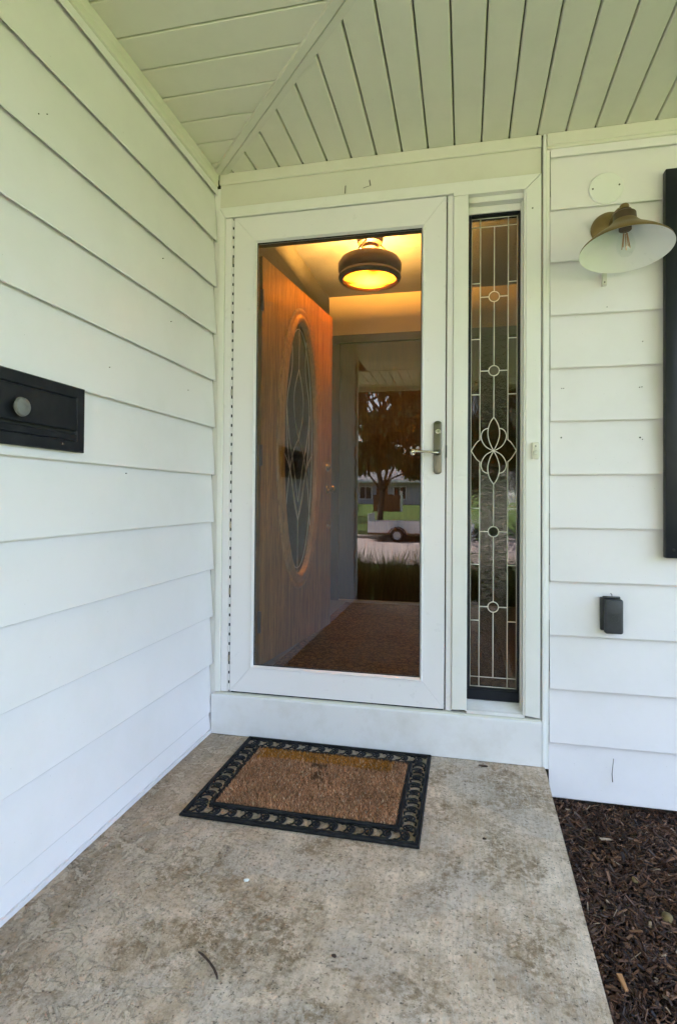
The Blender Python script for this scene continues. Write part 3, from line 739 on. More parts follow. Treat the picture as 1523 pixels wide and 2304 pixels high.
# ================================================================ FOYER (seen through the glass)
FZ, FC, FB, FL, FR = .195, 2.64, 2.08, -.035, 1.75
tag(box('foyer_floor', FL-.1, FR+.1, .201, FB+.1, .10, FZ, 'tile'), 'dark tile floor of the foyer behind the storm door', None, None, 'structure')
tag(box('foyer_ceiling', FL-.1, FR+.1, .201, FB+.1, FC, FC+.1, 'foyer_ceiling'), 'warm lit foyer ceiling seen through the glass', None, None, 'structure')
tag(box('foyer_wall_left', FL-.1, FL, .201, FB+.1, FZ, FC, 'foyer_paint'), 'cream left wall of the foyer behind the open door', None, None, 'structure')
tag(box('foyer_wall_right', FR, FR+.1, .201, FB+.1, FZ, FC, 'foyer_paint'), 'cream right wall of the foyer', None, None, 'structure')
tag(box('foyer_wall_back', FL, FR, FB, FB+.1, FZ, FC, 'foyer_paint'), 'cream back wall of the foyer above the closet', None, None, 'structure')
bm = bmesh.new()
for b_ in ((FL, .0615, .2005, .235, FZ, FC), (1.0005, 1.064, .2005, .235, FZ, FC), (1.29, FR, .2005, .235, FZ, FC), (.0615, 1.0005, .2005, .235, 2.2645, FC), (1.064, 1.29, .2005, .235, 2.2645, FC)): bm_box(bm, *b_)
bm_box(bm, 1.001, 1.0595, .0505, .2003, FZ, 2.2638)
tag(frombm('foyer_wall_front', bm, 'foyer_paint'), 'inner face of the front wall round the doorway', None, None, 'structure')
ru = thing('foyer_rug', (.8, 1.0, FZ), 'brown patterned rug on the foyer floor inside the door', 'rug')
box('pile', .16, 1.25, .262, 1.95, FZ+.0005, FZ+.011, 'rug', ru, .004)
for i in range(40):
    xx = .175+i*.0275; tube('fringe', [(xx, .262, FZ+.005), (xx+.003, .252, FZ+.003), (xx-.002, .244, FZ+.002)], .0022, 'coir_base', ru, 5)
# closet with oak casing
cl = thing('closet', (.85, FB, FZ), 'dark oak closet doors and casing at the back of the foyer', 'closet')
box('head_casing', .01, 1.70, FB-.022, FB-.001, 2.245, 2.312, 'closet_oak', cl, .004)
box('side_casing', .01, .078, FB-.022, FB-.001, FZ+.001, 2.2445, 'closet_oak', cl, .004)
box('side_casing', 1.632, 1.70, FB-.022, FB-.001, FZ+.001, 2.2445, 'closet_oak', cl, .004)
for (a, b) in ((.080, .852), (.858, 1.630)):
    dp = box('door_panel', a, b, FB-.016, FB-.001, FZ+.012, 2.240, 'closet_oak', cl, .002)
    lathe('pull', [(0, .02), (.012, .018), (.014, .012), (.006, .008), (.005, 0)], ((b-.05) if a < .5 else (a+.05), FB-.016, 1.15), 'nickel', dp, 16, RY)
# open entry door
H = Vector((.108, .262)); FV = Vector((.222, 1.205))-H; LW = FV.length; FV.normalize(); NV = Vector((FV.y, -FV.x))   # NV points to +x
ed = thing('entry_door', (H.x, H.y, FZ), 'oak entry door with tall oval leaded glass, standing open inside the foyer', 'door')
LZ0, LZ1 = .208, 2.166
def leafP(s, z, d): p = H + FV*s + NV*d; return (p.x, p.y, z)
OCX, OCZ, ORX, ORZ = .462, 1.285, .218, .695
def leaf_slab():
    N = 64; ov = [(OCX+(ORX+.02)*cos(2*pi*i/N), OCZ+(ORZ+.02)*sin(2*pi*i/N)) for i in range(N)]
    def onrect(a):
        c, s_ = cos(a), sin(a); hx, hz = .473, .979
        cx_, cz_ = LW/2, (LZ0+LZ1)/2
        # ray from oval centre to the rectangle
        ts = []
        if c > 1e-9: ts.append((LW-OCX)/c)
        if c < -1e-9: ts.append((0-OCX)/c)
        if s_ > 1e-9: ts.append((LZ1-OCZ)/s_)
        if s_ < -1e-9: ts.append((LZ0-OCZ)/s_)
        t = min(ts); return (OCX+c*t, OCZ+s_*t)
    angs = [2*pi*i/N for i in range(N)]
    rc = [onrect(math.atan2(ov[i][1]-OCZ, ov[i][0]-OCX)) for i in range(N)]
    corners = [(0, LZ0), (LW, LZ0), (LW, LZ1), (0, LZ1)]
    for c in corners:      # snap the closest ring point to each corner
        j = min(range(N), key=lambda i: (rc[i][0]-c[0])**2+(rc[i][1]-c[1])**2); rc[j] = c
    V = []; F = []
    for d in (0, -.044):
        V += [leafP(s, z, d) for s, z in ov] + [leafP(s, z, d) for s, z in rc]
    for i in range(N):
        j = (i+1) % N
        F += [(i, j, N+j, N+i), (2*N+i, 3*N+i, 3*N+j, 2*N+j), (i, 2*N+i, 2*N+j, j), (N+i, N+j, 3*N+j, 3*N+i)]
    mesh('leaf', V, F, 'oak', ed)
leaf_slab()
def oval_ring(name, prof, mat, parent, N=72):
    V = []; F = []; m = len(prof)
    for i in range(N):
        a = 2*pi*i/N
        for (o_, d) in prof: V.append(leafP(OCX+(ORX+o_)*cos(a), OCZ+(ORZ+o_)*sin(a), d))
    for i in range(N):
        for j in range(m-1): F.append((i*m+j, i*m+j+1, ((i+1) % N)*m+j+1, ((i+1) % N)*m+j))
    return mesh(name, V, F, mat, parent, True)
oval_ring('oval_moulding', [(.082, -.001), (.080, .008), (.066, .013), (.056, .007), (.046, .006), (.038, .013), (.016, .017), (.002, .006), (-.002, -.012)], 'oak_trim', ed)
og = mesh('oval_glass', [leafP(OCX+(ORX+.004)*cos(2*pi*i/64), OCZ+(ORZ+.004)*sin(2*pi*i/64), d) for d in (-.014, -.020) for i in range(64)],
          [tuple(range(64)), tuple(range(64, 128))[::-1]] + [(i, 64+i, 64+(i+1) % 64, (i+1) % 64) for i in range(64)], 'oval_glass', ed)
oc = MB()
def ocame(pts, r=.0019): oc.tube([leafP(OCX+x_, OCZ+z_, -.012) for x_, z_ in pts], r, 5)
for sx in (1, -1):
    ocame(smooth_pts([(0, -.40), (sx*.07, -.22), (sx*.14, .0), (sx*.155, .2)]));  ocame(smooth_pts([(0, .44), (sx*.06, .30), (sx*.05, .16), (0, .05)]))
    ocame(smooth_pts([(sx*.10, .62), (sx*.09, .44), (sx*.15, .24), (sx*.12, .05), (sx*.06, -.1), (0, -.30)])); ocame(smooth_pts([(0, .05), (sx*.07, -.03), (sx*.13, -.2), (sx*.17, -.44)]))
    ocame(smooth_pts([(0, -.40), (sx*.05, -.30), (sx*.11, -.12), (sx*.2, -.02)]))
ocame([(0, -.40), (0, -.69)]); ocame([(0, .44), (0, .69)])
N_ = 40; ocame([(.192*cos(2*pi*i/N_), .665*sin(2*pi*i/N_)) for i in range(N_+1)], .0022)
oc.build('lead_came', 'came', og, True)
def leaf_lathe(name, prof, s, z, mat, parent, d=0): 
    rot = Vector((0, 0, 1)).rotation_difference(Vector((NV.x, NV.y, 0))).to_matrix()
    return lathe(name, prof, leafP(s, z, d), mat, parent, 20, rot)
leaf_lathe('deadbolt', [(0, .016), (.012, .015), (.020, .008), (.024, 0)], .885, 1.20, 'bright_nickel', ed)
leaf_lathe('knob', [(0, .056), (.016, .054), (.025, .044), (.020, .028), (.010, .020), (.012, .006), (.026, .003), (.028, 0)], .885, 1.062, 'bright_nickel', ed)
leaf_lathe('lower_lock', [(0, .012), (.010, .011), (.016, .004), (.018, 0)], .890, .83, 'bright_nickel', ed)
for z in (.42, 1.21, 1.95):
    tube('hinge', [leafP(-.010, z-.05, .006), leafP(-.010, z+.05, .006)], .008, 'nickel', ed, 10)

# ceiling light
LX, LY = .488, 1.06
cf = thing('ceiling_light', (LX, LY, FC), 'round bronze semi-flush ceiling light with lit amber glass', 'ceiling light')
lathe('canopy', [(0, 2.639), (.072, 2.639), (.080, 2.625), (.082, 2.585), (.074, 2.555), (.050, 2.545), (.048, 2.525), (.030, 2.515), (.0, 2.512)], (LX, LY, 0), 'copper', cf, 32)
lathe('drum', [(.158, 2.335), (.165, 2.325), (.182, 2.330), (.190, 2.346), (.181, 2.364), (.190, 2.384), (.192, 2.425), (.178, 2.450), (.171, 2.450), (.171, 2.347), (.158, 2.347)], (LX, LY, 0), 'dark_bronze', cf, 56, close=True)
lathe('glass_bowl', [(0, 2.322), (.06, 2.325), (.12, 2.333), (.157, 2.343), (.157, 2.346), (.12, 2.336), (.06, 2.328), (0, 2.325)], (LX, LY, 0), 'amber_diffuser', cf, 40)
lathe('canopy_light_block', [(0, 2.459), (.029, 2.457), (.030, 2.455), (0, 2.454)], (LX, LY, 0), 'dark_bronze', cf, 24)  # small disc added to keep the point light off the canopy
tube('stem', [(LX, LY, 2.515), (LX, LY, 2.456)], .012, 'dark_bronze', cf, 12)
for k in range(3):
    a = radians(20+120*k); c_, s_ = cos(a), sin(a)
    ar = tube('arm', [(LX+.060*c_, LY+.060*s_, 2.555), (LX+.172*c_, LY+.172*s_, 2.464)], .005, 'dark_bronze', cf, 8)
    lathe('link', [(0, -.008), (.007, -.004), (.009, 0), (.007, .004), (0, .008)], (LX+.174*c_, LY+.174*s_, 2.458), 'dark_bronze', ar, 12)
    bx_, by_ = LX+.085*cos(a+.5), LY+.085*sin(a+.5)
    tube('spoke', [(bx_, by_, 2.418), (LX+.045*cos(a+.5), LY+.045*sin(a+.5), 2.418)], .005, 'dark_bronze', cf, 8)
    tube('spoke', [(bx_, by_, 2.418), (LX+.175*cos(a+.5), LY+.175*sin(a+.5), 2.415)], .005, 'dark_bronze', cf, 8)
    lathe('bulb', [(0, 2.352), (.018, 2.357), (.026, 2.370), (.022, 2.386), (.012, 2.398), (.012, 2.414), (0, 2.4145)], (bx_, by_, 0), 'bulb', cf, 20)
pl = bpy.data.lights.new('ceiling_light_glow', 'POINT'); pl.energy = 29; pl.color = (1, .49, .095); pl.shadow_soft_size = .04
plo = bpy.data.objects.new('ceiling_light_glow', pl); COL.objects.link(plo); plo.location = (LX, LY, 2.420)

# ================================================================ WALL FITTINGS
# mail slot on the left wall
ms = thing('mail_slot', (0, -1.09, 1.22), 'black metal mail slot with a round worn knob on the left wall', 'mail slot')
MY0, MY1, MZ0, MZ1 = -1.345, -.853, 1.131, 1.3095
def slot_plate():
    V = []; F = []
    loops = [(0, .003), (.0, .012), (.003, .0145), (.030, .0145), (.033, .010), (.040, .008)]
    for (ins, x_) in loops:
        V += [(x_, MY0+ins, MZ0+ins*.95), (x_, MY1-ins, MZ0+ins*.95), (x_, MY1-ins, MZ1-ins*.95), (x_, MY0+ins, MZ1-ins*.95)]
    for l in range(len(loops)-1):
        for k in range(4): F.append((l*4+k, l*4+(k+1) % 4, (l+1)*4+(k+1) % 4, (l+1)*4+k))
    o = mesh('face_plate', V, F, 'black_paint', ms); return o
slot_plate()
prism('flap', [(.0080, MZ0+.062), (.0135, MZ0+.057), (.017, MZ0+.060), (.0115, MZ1-.034), (.008, MZ1-.030)], 'y', MY0+.034, MY1-.034, 'black_paint', ms)
box('slot_back', -.0165, .006, MY0+.03, MY1-.03, MZ0+.025, MZ1-.025, 'inner_dark', ms)
box('lower_lip', .0065, .0165, MY0+.034, MY1-.034, MZ0+.030, MZ0+.050, 'black_paint', ms, .003)
lathe('knob', [(0, .026), (.014, .0255), (.021, .022), (.0235, .016), (.019, .010), (.012, .008), (.011, 0)], (.013, -1.0935, 1.2215), 'worn_knob' if 'worn_knob' in MAT else 'nickel', ms, 28, Matrix.Rotation(radians(90), 3, 'Y'))
lathe('screw', [(0, .0012), (.003, .0008), (.0032, -.001)], (.0155, -.94, 1.149), 'bright_nickel', ms, 10, Matrix.Rotation(radians(90), 3, 'Y'))

# round blank cover plate
cp = thing('cover_plate', (1.5715, 0, 2.183), 'round white blank cover plate with two screws above the wall lamp', 'cover plate')
lathe('disc', [(0, .0075), (.0575, .0075), (.0600, .0055), (.0605, -.006)], (1.5715, .003, 2.183), 'lamp_white', cp, 48, RY)
for dx, dz in ((-.047, .001), (.046, .008)): lathe('screw', [(0, .0016), (.0032, .0012), (.0036, -.001)], (1.5715+dx, -.0045, 2.183+dz), 'screw', cp, 12, RY)

# barn-style wall lamp
wl = thing('wall_lamp', (1.583, 0, 2.0), 'bronze barn-style wall lamp with white-lined shade on the right siding', 'wall lamp')
lathe('back_plate', [(0, .045), (.025, .044), (.046, .034), (.058, .018), (.064, .0), (.064, -.008)], (1.583, .006, 2.03), 'bronze', wl, 36, RY)
tube('arm', [(1.583, -.03, 2.03), (1.582, -.09, 2.035), (1.580, -.15, 2.02), (1.579, -.20, 1.985)], .011, 'bronze', wl, 12)
TILT = Matrix.Rotation(radians(-7), 3, 'X'); SC = (1.578, -.238, 1.842)
outer = [(.1440, 0), (.1425, .006), (.1180, .030), (.0900, .052), (.0640, .072), (.0480, .090), (.0400, .100)]
inner = [(.0380, .0985), (.0465, .0875), (.0625, .0695), (.0885, .0495), (.1165, .0275), (.1415, .0015)]
sh = lathe('shade', outer+[(.0, .1005)], SC, 'bronze', wl, 64, TILT)
lathe('shade_lining', [(.1438, -.0006)]+inner[::-1]+[(0, .0985)], SC, 'lamp_white', sh, 64, TILT)
lathe('neck', [(.0405, .0985), (.0365, .104), (.0355, .128), (.030, .133), (.0225, .136), (.0225, .143), (0, .1435)], SC, 'dark_bronze', wl, 32, TILT)
lathe('finial', [(.0150, .143), (.0150, .160), (.0125, .164), (0, .165)], SC, 'bronze', wl, 20, TILT)
lathe('socket', [(0, .0975), (.020, .0970), (.020, .074), (0, .074)], SC, 'dark_bronze', wl, 20, TILT)
bl = lathe('bulb', [(.012, .075), (.014, .064), (.024, .046), (.030, .022), (.028, .002), (.018, -.014), (0, -.020)], SC, 'bulb_glass', wl, 28, TILT)
fil = MB()
for k in range(5):
    a = 2*pi*k/5; p0 = TILT @ Vector((.006*cos(a), .006*sin(a), .062)); p1 = TILT @ Vector((.013*cos(a), .013*sin(a), .008))
    fil.tube([p0+Vector(SC), p1+Vector(SC)], .0016, 5)
fil.build('filament', 'filament' if 'filament' in MAT else 'pale_chip', bl)
br_ = thing('wall_bracket', (1.566, 0, 1.84), 'tiny stained metal tab fixed to the siding below the wall lamp', 'bracket')
box('tab', 1.5575, 1.5740, -.008, .009, 1.815, 1.862, 'almond_trim', br_, .0015)
lathe('screw', [(0, .0012), (.0026, .0008), (.003, -.001)], (1.5655, -.0085, 1.826), 'screw', br_, 10, RY)

# outdoor outlet cover
ob = thing('outlet_cover', (1.588, 0, .588), 'dark grey weatherproof outlet cover on the lower right siding', 'outlet cover')
box('gasket_plate', 1.552, 1.622, -.008, .012, .526, .648, 'grey_plastic', ob, .004, 2, True)
box('cover_body', 1.561, 1.625, -.036, -.0085, .519, .646, 'grey_plastic', ob, .009, 3, True)
box('hinge_bar', 1.557, 1.618, -.020, -.0085, .6465, .6545, 'grey_plastic', ob, .003, 2, True)
lathe('embossed_ring', [(.011, .0), (.011, .0016), (.0135, .0016), (.0135, 0)], (1.597, -.036, .575), 'grey_plastic', ob, 24, RY)
box('raised_band', 1.568, 1.619, -.0378, -.036, .592, .598, 'grey_plastic', ob, .0008)
tube('wire_end', [(1.590, -.014, .654), (1.5885, -.016, .662), (1.584, -.017, .666)], .0016, 'grey_plastic', ob, 6)

# door bell
db = thing('doorbell', (1.318, YF, 1.195), 'small cream doorbell button on the casing right of the sidelight', 'doorbell')
box('housing', 1.3055, 1.3325, YF-.013, YF-.0002, 1.164, 1.227, 'bell_plastic', db, .004, 2, True)
lathe('button', [(0, .004), (.0065, .0035), (.0085, .0015), (.0088, 0)], (1.319, YF-.013, 1.188), 'bell_plastic', db, 20, RY)
box('indicator', 1.3178, 1.3205, YF-.0137, YF-.0131, 1.2095, 1.2155, 'inner_dark', db)

# shutter and the window it flanks
def shutter(x0, x1, label):
    s = thing('shutter', ((x0+x1)/2, 0, .8), label, 'shutter', 'shutters flanking the front window')
    y0, y1 = -.034, -.0005; Z0, Z1 = .802, 2.216; Wd = .05
    bm = bmesh.new(); bm_box(bm, x0, x0+Wd, y0, y1, Z0, Z1, .004, 2); frombm('stile', bm, 'black_vinyl', s, True)
    bm = bmesh.new(); bm_box(bm, x1-Wd, x1, y0, y1, Z0, Z1, .004, 2); frombm('stile', bm, 'black_vinyl', s, True)
    for (a, b) in ((Z0+.0005, Z0+.09), (1.47, 1.55), (Z1-.075, Z1-.0005)): box('rail', x0+Wd+.0005, x1-Wd-.0005, y0+.001, y1, a, b, 'black_vinyl', s, .004)
    box('backing', x0+Wd, x1-Wd, y1-.006, y1-.001, Z0+.01, Z1-.01, 'black_vinyl', s)
    for (a, b) in ((Z0+.092, 1.468), (1.552, Z1-.077)):
        z = a+.004
        while z < b-.03:
            prism('louvre', [(y0+.004, z), (y0+.008, z-.002), (y1-.007, z+.026), (y1-.010, z+.030)], 'x', x0+Wd+.001, x1-Wd-.001, 'black_vinyl', s); z += .034
    lathe('fastener', [(0, .003), (.004, .0025), (.006, 0)], (x0+.024, y0, Z0+.03), 'inner_dark', s, 12, RY)
shutter(1.7655, 2.135, 'black louvred shutter on the siding beside the wall lamp')
shutter(3.10, 3.47, 'black louvred shutter at the far side of the front window')
fwin = thing('front_window', (2.62, 0, .8), 'white framed front window between the black shutters', 'window')
ringframe('frame', 2.20, 3.04, .86, 2.16, [(0, .010), (0, -.030), (.012, -.034), (.05, -.034), (.055, -.028), (.055, .010)], 'white_trim', fwin)
box('meeting_rail', 2.2005, 3.0395, -.022, .008, 1.49, 1.53, 'white_trim', fwin, .003)
box('pane', 2.2005, 3.0395, -.008, -.004, .8605, 1.4895, 'window_glass', fwin); box('pane', 2.2005, 3.0395, -.008, -.004, 1.5305, 2.1595, 'window_glass', fwin)
box('backing', 2.2005, 3.0395, -.0025, -.0015, .8605, 2.1595, 'inner_dark', fwin)

# ================================================================ DOORMAT
dm = thing('doormat', (.556, -.302, 0), 'coir doormat in a black scrolled rubber frame before the door', 'doormat')
def ringflat(name, X0, X1, Y0, Y1, prof, mat, parent):
    V = []; F = []; m = len(prof)
    for (sx, sy) in ((-1, -1), (1, -1), (1, 1), (-1, 1)):
        for (d, z) in prof: V.append(((X0 if sx < 0 else X1)-sx*d, (Y0 if sy < 0 else Y1)-sy*d, z))
    for k in range(4):
        for j in range(m): F.append((k*m+j, k*m+(j+1) % m, ((k+1) % 4)*m+(j+1) % m, ((k+1) % 4)*m+j))
    o = mesh(name, V, F, mat, parent)
    bm = bmesh.new(); bm.from_mesh(o.data); bmesh.ops.recalc_face_normals(bm, faces=bm.faces); bm.to_mesh(o.data); bm.free(); return o
MX0, MX1, MYa, MYb = .179, .934, -.602, -.024
ringflat('outer_rim', MX0, MX1, MYa, MYb, [(0, .002), (0, .007), (.0025, .010), (.005, .010), (.0065, .0075), (.0085, .0075), (.010, .012), (.0125, .0125), (.0145, .009), (.0145, .002)], 'rubber', dm)
IX0, IX1, IYa, IYb = .261, .853, -.517, -.112
ringflat('inner_rim', IX0-.0145, IX1+.0145, IYa-.0145, IYb+.0085, [(0, .002), (0, .009), (.002, .0125), (.005, .0125), (.007, .009), (.009, .0095), (.0115, .0125), (.014, .010), (.014, .002)], 'rubber', dm)
def scroll_mesh():
    mb = MB()
    R0 = .0125; pts = []
    for i in range(22):
        t = i/21; a = radians(-60 + 500*t); r = R0*(1-.62*t); pts.append((r*cos(a), r*sin(a), .0068))
    pts = [(-.030, -.014, .006), (-.020, -.0165, .0065), (-.008, -.0165, .007), (.002, -.0145, .007)] + pts
    mb.tube(pts, [.0029]*4+[.0029-.0009*i/22 for i in range(22)], 6)
    V, F = tube_data([(.0, .0, .002), (.0, .0, .0095)], [.0042, .0028], 8); mb.add(V, F)
    mb.tube([(-.030, .014, .006), (-.020, .015, .007), (-.012, .008, .007), (-.010, -.002, .007), (-.016, -.011, .0065)], .0024, 5)
    mb.tube([(.004, .0155, .006), (.013, .0165, .006), (.022, .014, .006), (.026, .014, .006)], .0024, 5)
    me = bpy.data.meshes.new('scroll'); me.from_pydata([tuple(v) for v in mb.V], [], mb.F); me.materials.append(MAT['rubber'])
    me.polygons.foreach_set('use_smooth', [True]*len(me.polygons)); me.update(); return me
SM = scroll_mesh()
def put_scroll(x, y, rz, flip, wscale=1.0):
    o = bpy.data.objects.new('scroll', SM); COL.objects.link(o); o.parent = dm
    o.location = (x-dm.location.x, y-dm.location.y, 0); o.rotation_euler = (0, 0, rz); o.scale = (1.08, (-1.42 if flip else 1.42)*wscale, 1.1)
wb = (IYb+.0085+MYb-.0145)/2; wf_ = (IYa+MYa)/2; wlx = (MX0+IX0)/2; wrx = (IX1+MX1)/2
n = 13
for i in range(n):
    x = MX0+.050+(MX1-MX0-.096)*i/(n-1); f = i % 2 == 0
    put_scroll(x, wf_, 0, f); put_scroll(x, wb, 0, not f)
n = 9
for i in range(n):
    y = MYa+.085+(MYb-MYa-.166)*i/(n-1); f = i % 2 == 0
    put_scroll(wlx, y, pi/2, f); put_scroll(wrx, y, pi/2, not f)
box('coir_backing', IX0+.0005, IX1-.0005, IYa+.0005, IYb-.0065, .002, .009, 'coir_base', dm)
def coir():
    rnd = random.Random(11); mb = MB()
    for i in range(30000):
        x = rnd.uniform(IX0+.002, IX1-.002); y = rnd.uniform(IYa+.002, IYb-.008)
        a = rnd.uniform(0, 2*pi); L = rnd.uniform(.006, .012); t = rnd.gauss(0, .42); t2 = rnd.gauss(0, .42)
        w_ = rnd.uniform(.0008, .0014); dx, dy = cos(a)*w_, sin(a)*w_
        tip = Vector((x+t*L, y+t2*L, .0085+L)); mid = Vector((x+t*L*.35, y+t2*L*.35, .0085+L*.55))
        nn = mnoise.noise(Vector((x*9, y*9, 0))); k = rnd.uniform(.30, 1.45)*(1+.3*nn)
        c = (.48*k, .240*k, .125*k)
        edge = IYb-.008-y - .02*mnoise.noise(Vector((x*6, 0, 4)))       # damp orange band along the back edge
        if edge < .075 and .28 < x < .80: c = (.46*k, .19*k, .032*k)
        d = math.hypot((x-.545)/.05, (y+.27)/.10)
        if d < 1 and mnoise.noise(Vector((x*38, y*26, 9))) > -.02+.35*d: c = tuple(v*.38 for v in c)
        if rnd.random() < .08: c = (.66*k, .50*k, .34*k)
        mb.add([(x-dx, y-dy, .0085), (x+dx, y+dy, .0085), mid+Vector((dx*.8, dy*.8, 0)), tip, mid-Vector((dx*.8, dy*.8, 0))], [(0, 1, 2, 4), (4, 2, 3)], c)
    o = mb.build('coir_pile', 'fibre', dm); o['kind'] = 'stuff'
coir()

# twig and litter on the slab
tw = tube('twig', [(.487, -1.070, .005), (.500, -1.076, .006), (.522, -1.090, .0065), (.540, -1.104, .006), (.551, -1.115, .005), (.557, -1.123, .004)], [.0018, .0024, .0024, .0026, .0026, .0016], 'twig_bark', None, 7)
tag(tw, 'thin curved brown twig lying on the concrete slab', 'twig')
for i, (x, y, s, lb, mt) in enumerate([(.78, -1.012, .004, 'tiny dark seed husk on the middle of the slab', 'twig_bark'), (1.118, -.51, .004, 'dark crumb on the slab right of the doormat', 'twig_bark'), (.50, -.83, .005, 'small white pebble on the slab in front of the doormat', 'lamp_white'), (1.13, -.055, .006, 'curled brown leaf scrap against the kick panel', 'twig_bark')]):
    bm = bmesh.new(); bmesh.ops.create_icosphere(bm, subdivisions=2, radius=s)
    for v in bm.verts: v.co = Vector((v.co.x*(1.5 if i != 3 else 3.2), v.co.y, v.co.z*.6)) * (1+.35*mnoise.noise(v.co*300+Vector((i*9, 0, 0))))
    bmesh.ops.translate(bm, verts=bm.verts, vec=(x, y, s*.55)); tag(frombm('pebble' if i == 2 else 'litter', bm, mt, None, True), lb, 'pebble' if i == 2 else 'litter')
stem = tube('grass_stem', [(1.598, -.004, .055), (1.595, -.006, .03), (1.592, -.007, .0), (1.594, -.006, -.03)], [.0012, .0011, .0013, .0016], 'twig_bark', None, 5)
tag(stem, 'thin dry stem stuck to the lowest siding board', 'stem')

# ================================================================ YARD AND STREET (mirrored in the glass)
def leaf_cloud(mb, centres, count, rnd, size, pal, droop=.3):
    for i in range(count):
        cx_, cy_, cz_, rx_, ry_, rz_ = rnd.choice(centres)
        while True:
            p = Vector((rnd.uniform(-1, 1), rnd.uniform(-1, 1), rnd.uniform(-1, 1)))
            if .35 < p.length < 1: break
        c = Vector((cx_+p.x*rx_, cy_+p.y*ry_, cz_+p.z*rz_))
        m = Matrix.Rotation(rnd.uniform(0, 2*pi), 3, 'Z') @ Matrix.Rotation(rnd.gauss(droop, .6), 3, 'X') @ Matrix.Rotation(rnd.gauss(0, .5), 3, 'Y')
        s = size*rnd.uniform(.6, 1.3); k = rnd.uniform(.6, 1.3); col = rnd.choice(pal)
        pr = [(0, 0, 0), (s*.28, -s*.5, .02*s), (0, -s, -.1*s), (-s*.28, -s*.5, .02*s)]
        mb.add([m @ Vector(q) + c for q in pr], [(0, 1, 2, 3)], tuple(v*k for v in col))
def limb(mb, a, b, ra, rb, rnd, n=6, wob=.12):
    a = Vector(a); b = Vector(b); pts = []; L = (b-a).length
    for i in range(n+1):
        t = i/n; p = a.lerp(b, t)
        if 0 < i < n: p += Vector((rnd.uniform(-1, 1), rnd.uniform(-1, 1), rnd.uniform(-.4, .4)))*wob*L*.3
        pts.append(p)
    mb.tube(pts, [ra+(rb-ra)*i/n for i in range(n+1)], 8); return pts
GREEN = [(.085, .120, .026), (.065, .098, .020), (.110, .140, .034), (.050, .075, .017)]
def street_tree(x, y, h, label, spread, seed, low=1.6, cnt=9000):
    rnd = random.Random(seed); g = gz(x, y); t = thing('street_tree', (x, y, g), label, 'tree', 'trees across the street')
    mb = MB(); top = limb(mb, (x, y, g-.1), (x+.15, y, g+h*.62), .13, .06, rnd, 7, .06)
    cents = []
    for k in range(46):
        a = rnd.uniform(0, 2*pi); rr_ = spread*rnd.uniform(.35, 1); zz = g+low+rnd.random()**.8*(h-low-.6)
        e = (x+rr_*cos(a), y+rr_*sin(a)*.8, zz); st_ = top[rnd.randint(2, 7)]
        limb(mb, st_, e, .045, .012, rnd, 5, .2)
        cents.append((e[0], e[1], e[2], rnd.uniform(.7, 1.2), rnd.uniform(.7, 1.1), rnd.uniform(.45, .8)))
    mb.build('trunk', 'bark', t, True)
    lb = MB(); leaf_cloud(lb, cents, cnt, rnd, .26, GREEN, .9); lb.build('crown', 'leaves', t)
street_tree(-2.35, -20.0, 9.0, 'leafy green tree with drooping branches, reflected in the storm door', 4.3, 5, 2.6, 34000)
street_tree(2.4, -22.5, 7.5, 'broad green tree standing behind the utility trailer', 4.2, 9, 2.0, 20000)
street_tree(-9.5, -26, 6.5, 'green tree left of the neighbouring house', 2.8, 14, 1.8, 6000)
street_tree(8.5, -24, 7.5, 'green tree farthest right across the street', 3.2, 21, 1.8, 6000)
# daylily clumps at the end of the slab
def clump(x, y, seed, label):
    rnd = random.Random(seed); g = -.17; t = thing('daylily', (x, y, g), label, 'plant', 'leafy clumps along the yard side of the porch')
    mb = MB()
    for i in range(620):
        a = rnd.uniform(0, 2*pi); L = rnd.uniform(.42, .82); out = rnd.uniform(.05, .34); wd = rnd.uniform(.010, .020)
        bx2, by2 = x+rnd.gauss(0, .07), y+rnd.gauss(0, .07); pts = []
        for k in range(5):
            s = k/4; rr_ = out*(s**1.6); zz = L*(s - .38*s**2.6*(1 if rnd.random() < .6 else .5))
            pts.append(Vector((bx2+rr_*cos(a), by2+rr_*sin(a), g+zz)))
        nx_, ny_ = -sin(a)*wd/2, cos(a)*wd/2; V = []; F = []
        for k, p in enumerate(pts):
            f = 1-.9*(k/4)**2; V += [p+Vector((nx_*f, ny_*f, .001)), p-Vector((nx_*f, ny_*f, -.001))]
        for k in range(4): F.append((2*k, 2*k+1, 2*k+3, 2*k+2))
        c = rnd.choice([(.12, .19, .045), (.09, .145, .035), (.16, .21, .06), (.30, .28, .14)]); kk = rnd.uniform(.6, 1.3)
        mb.add(V, F, tuple(v*kk for v in c))
    mb.build('foliage', 'leaves', t)
    st_ = MB()
    for i in range(9):
        a = rnd.uniform(0, 2*pi); L = rnd.uniform(.5, .74); st_.tube([(x+.05*cos(a), y+.05*sin(a), g), (x+.12*cos(a), y+.12*sin(a), g+L*.6), (x+.2*cos(a), y+.2*sin(a), g+L)], [.003, .0025, .0015], 5)
    st_.build('stem', 'twig_bark', t)
for i, (x, y) in enumerate([(-.10, -3.66), (.28, -3.74), (.66, -3.64), (1.06, -3.74), (1.46, -3.66), (1.88, -3.72)]):
    clump(x, y, 40+i, 'green strappy-leaved clump, %s from the wall corner in the reflected row' % ['first', 'second', 'third', 'fourth', 'fifth', 'sixth'][i])
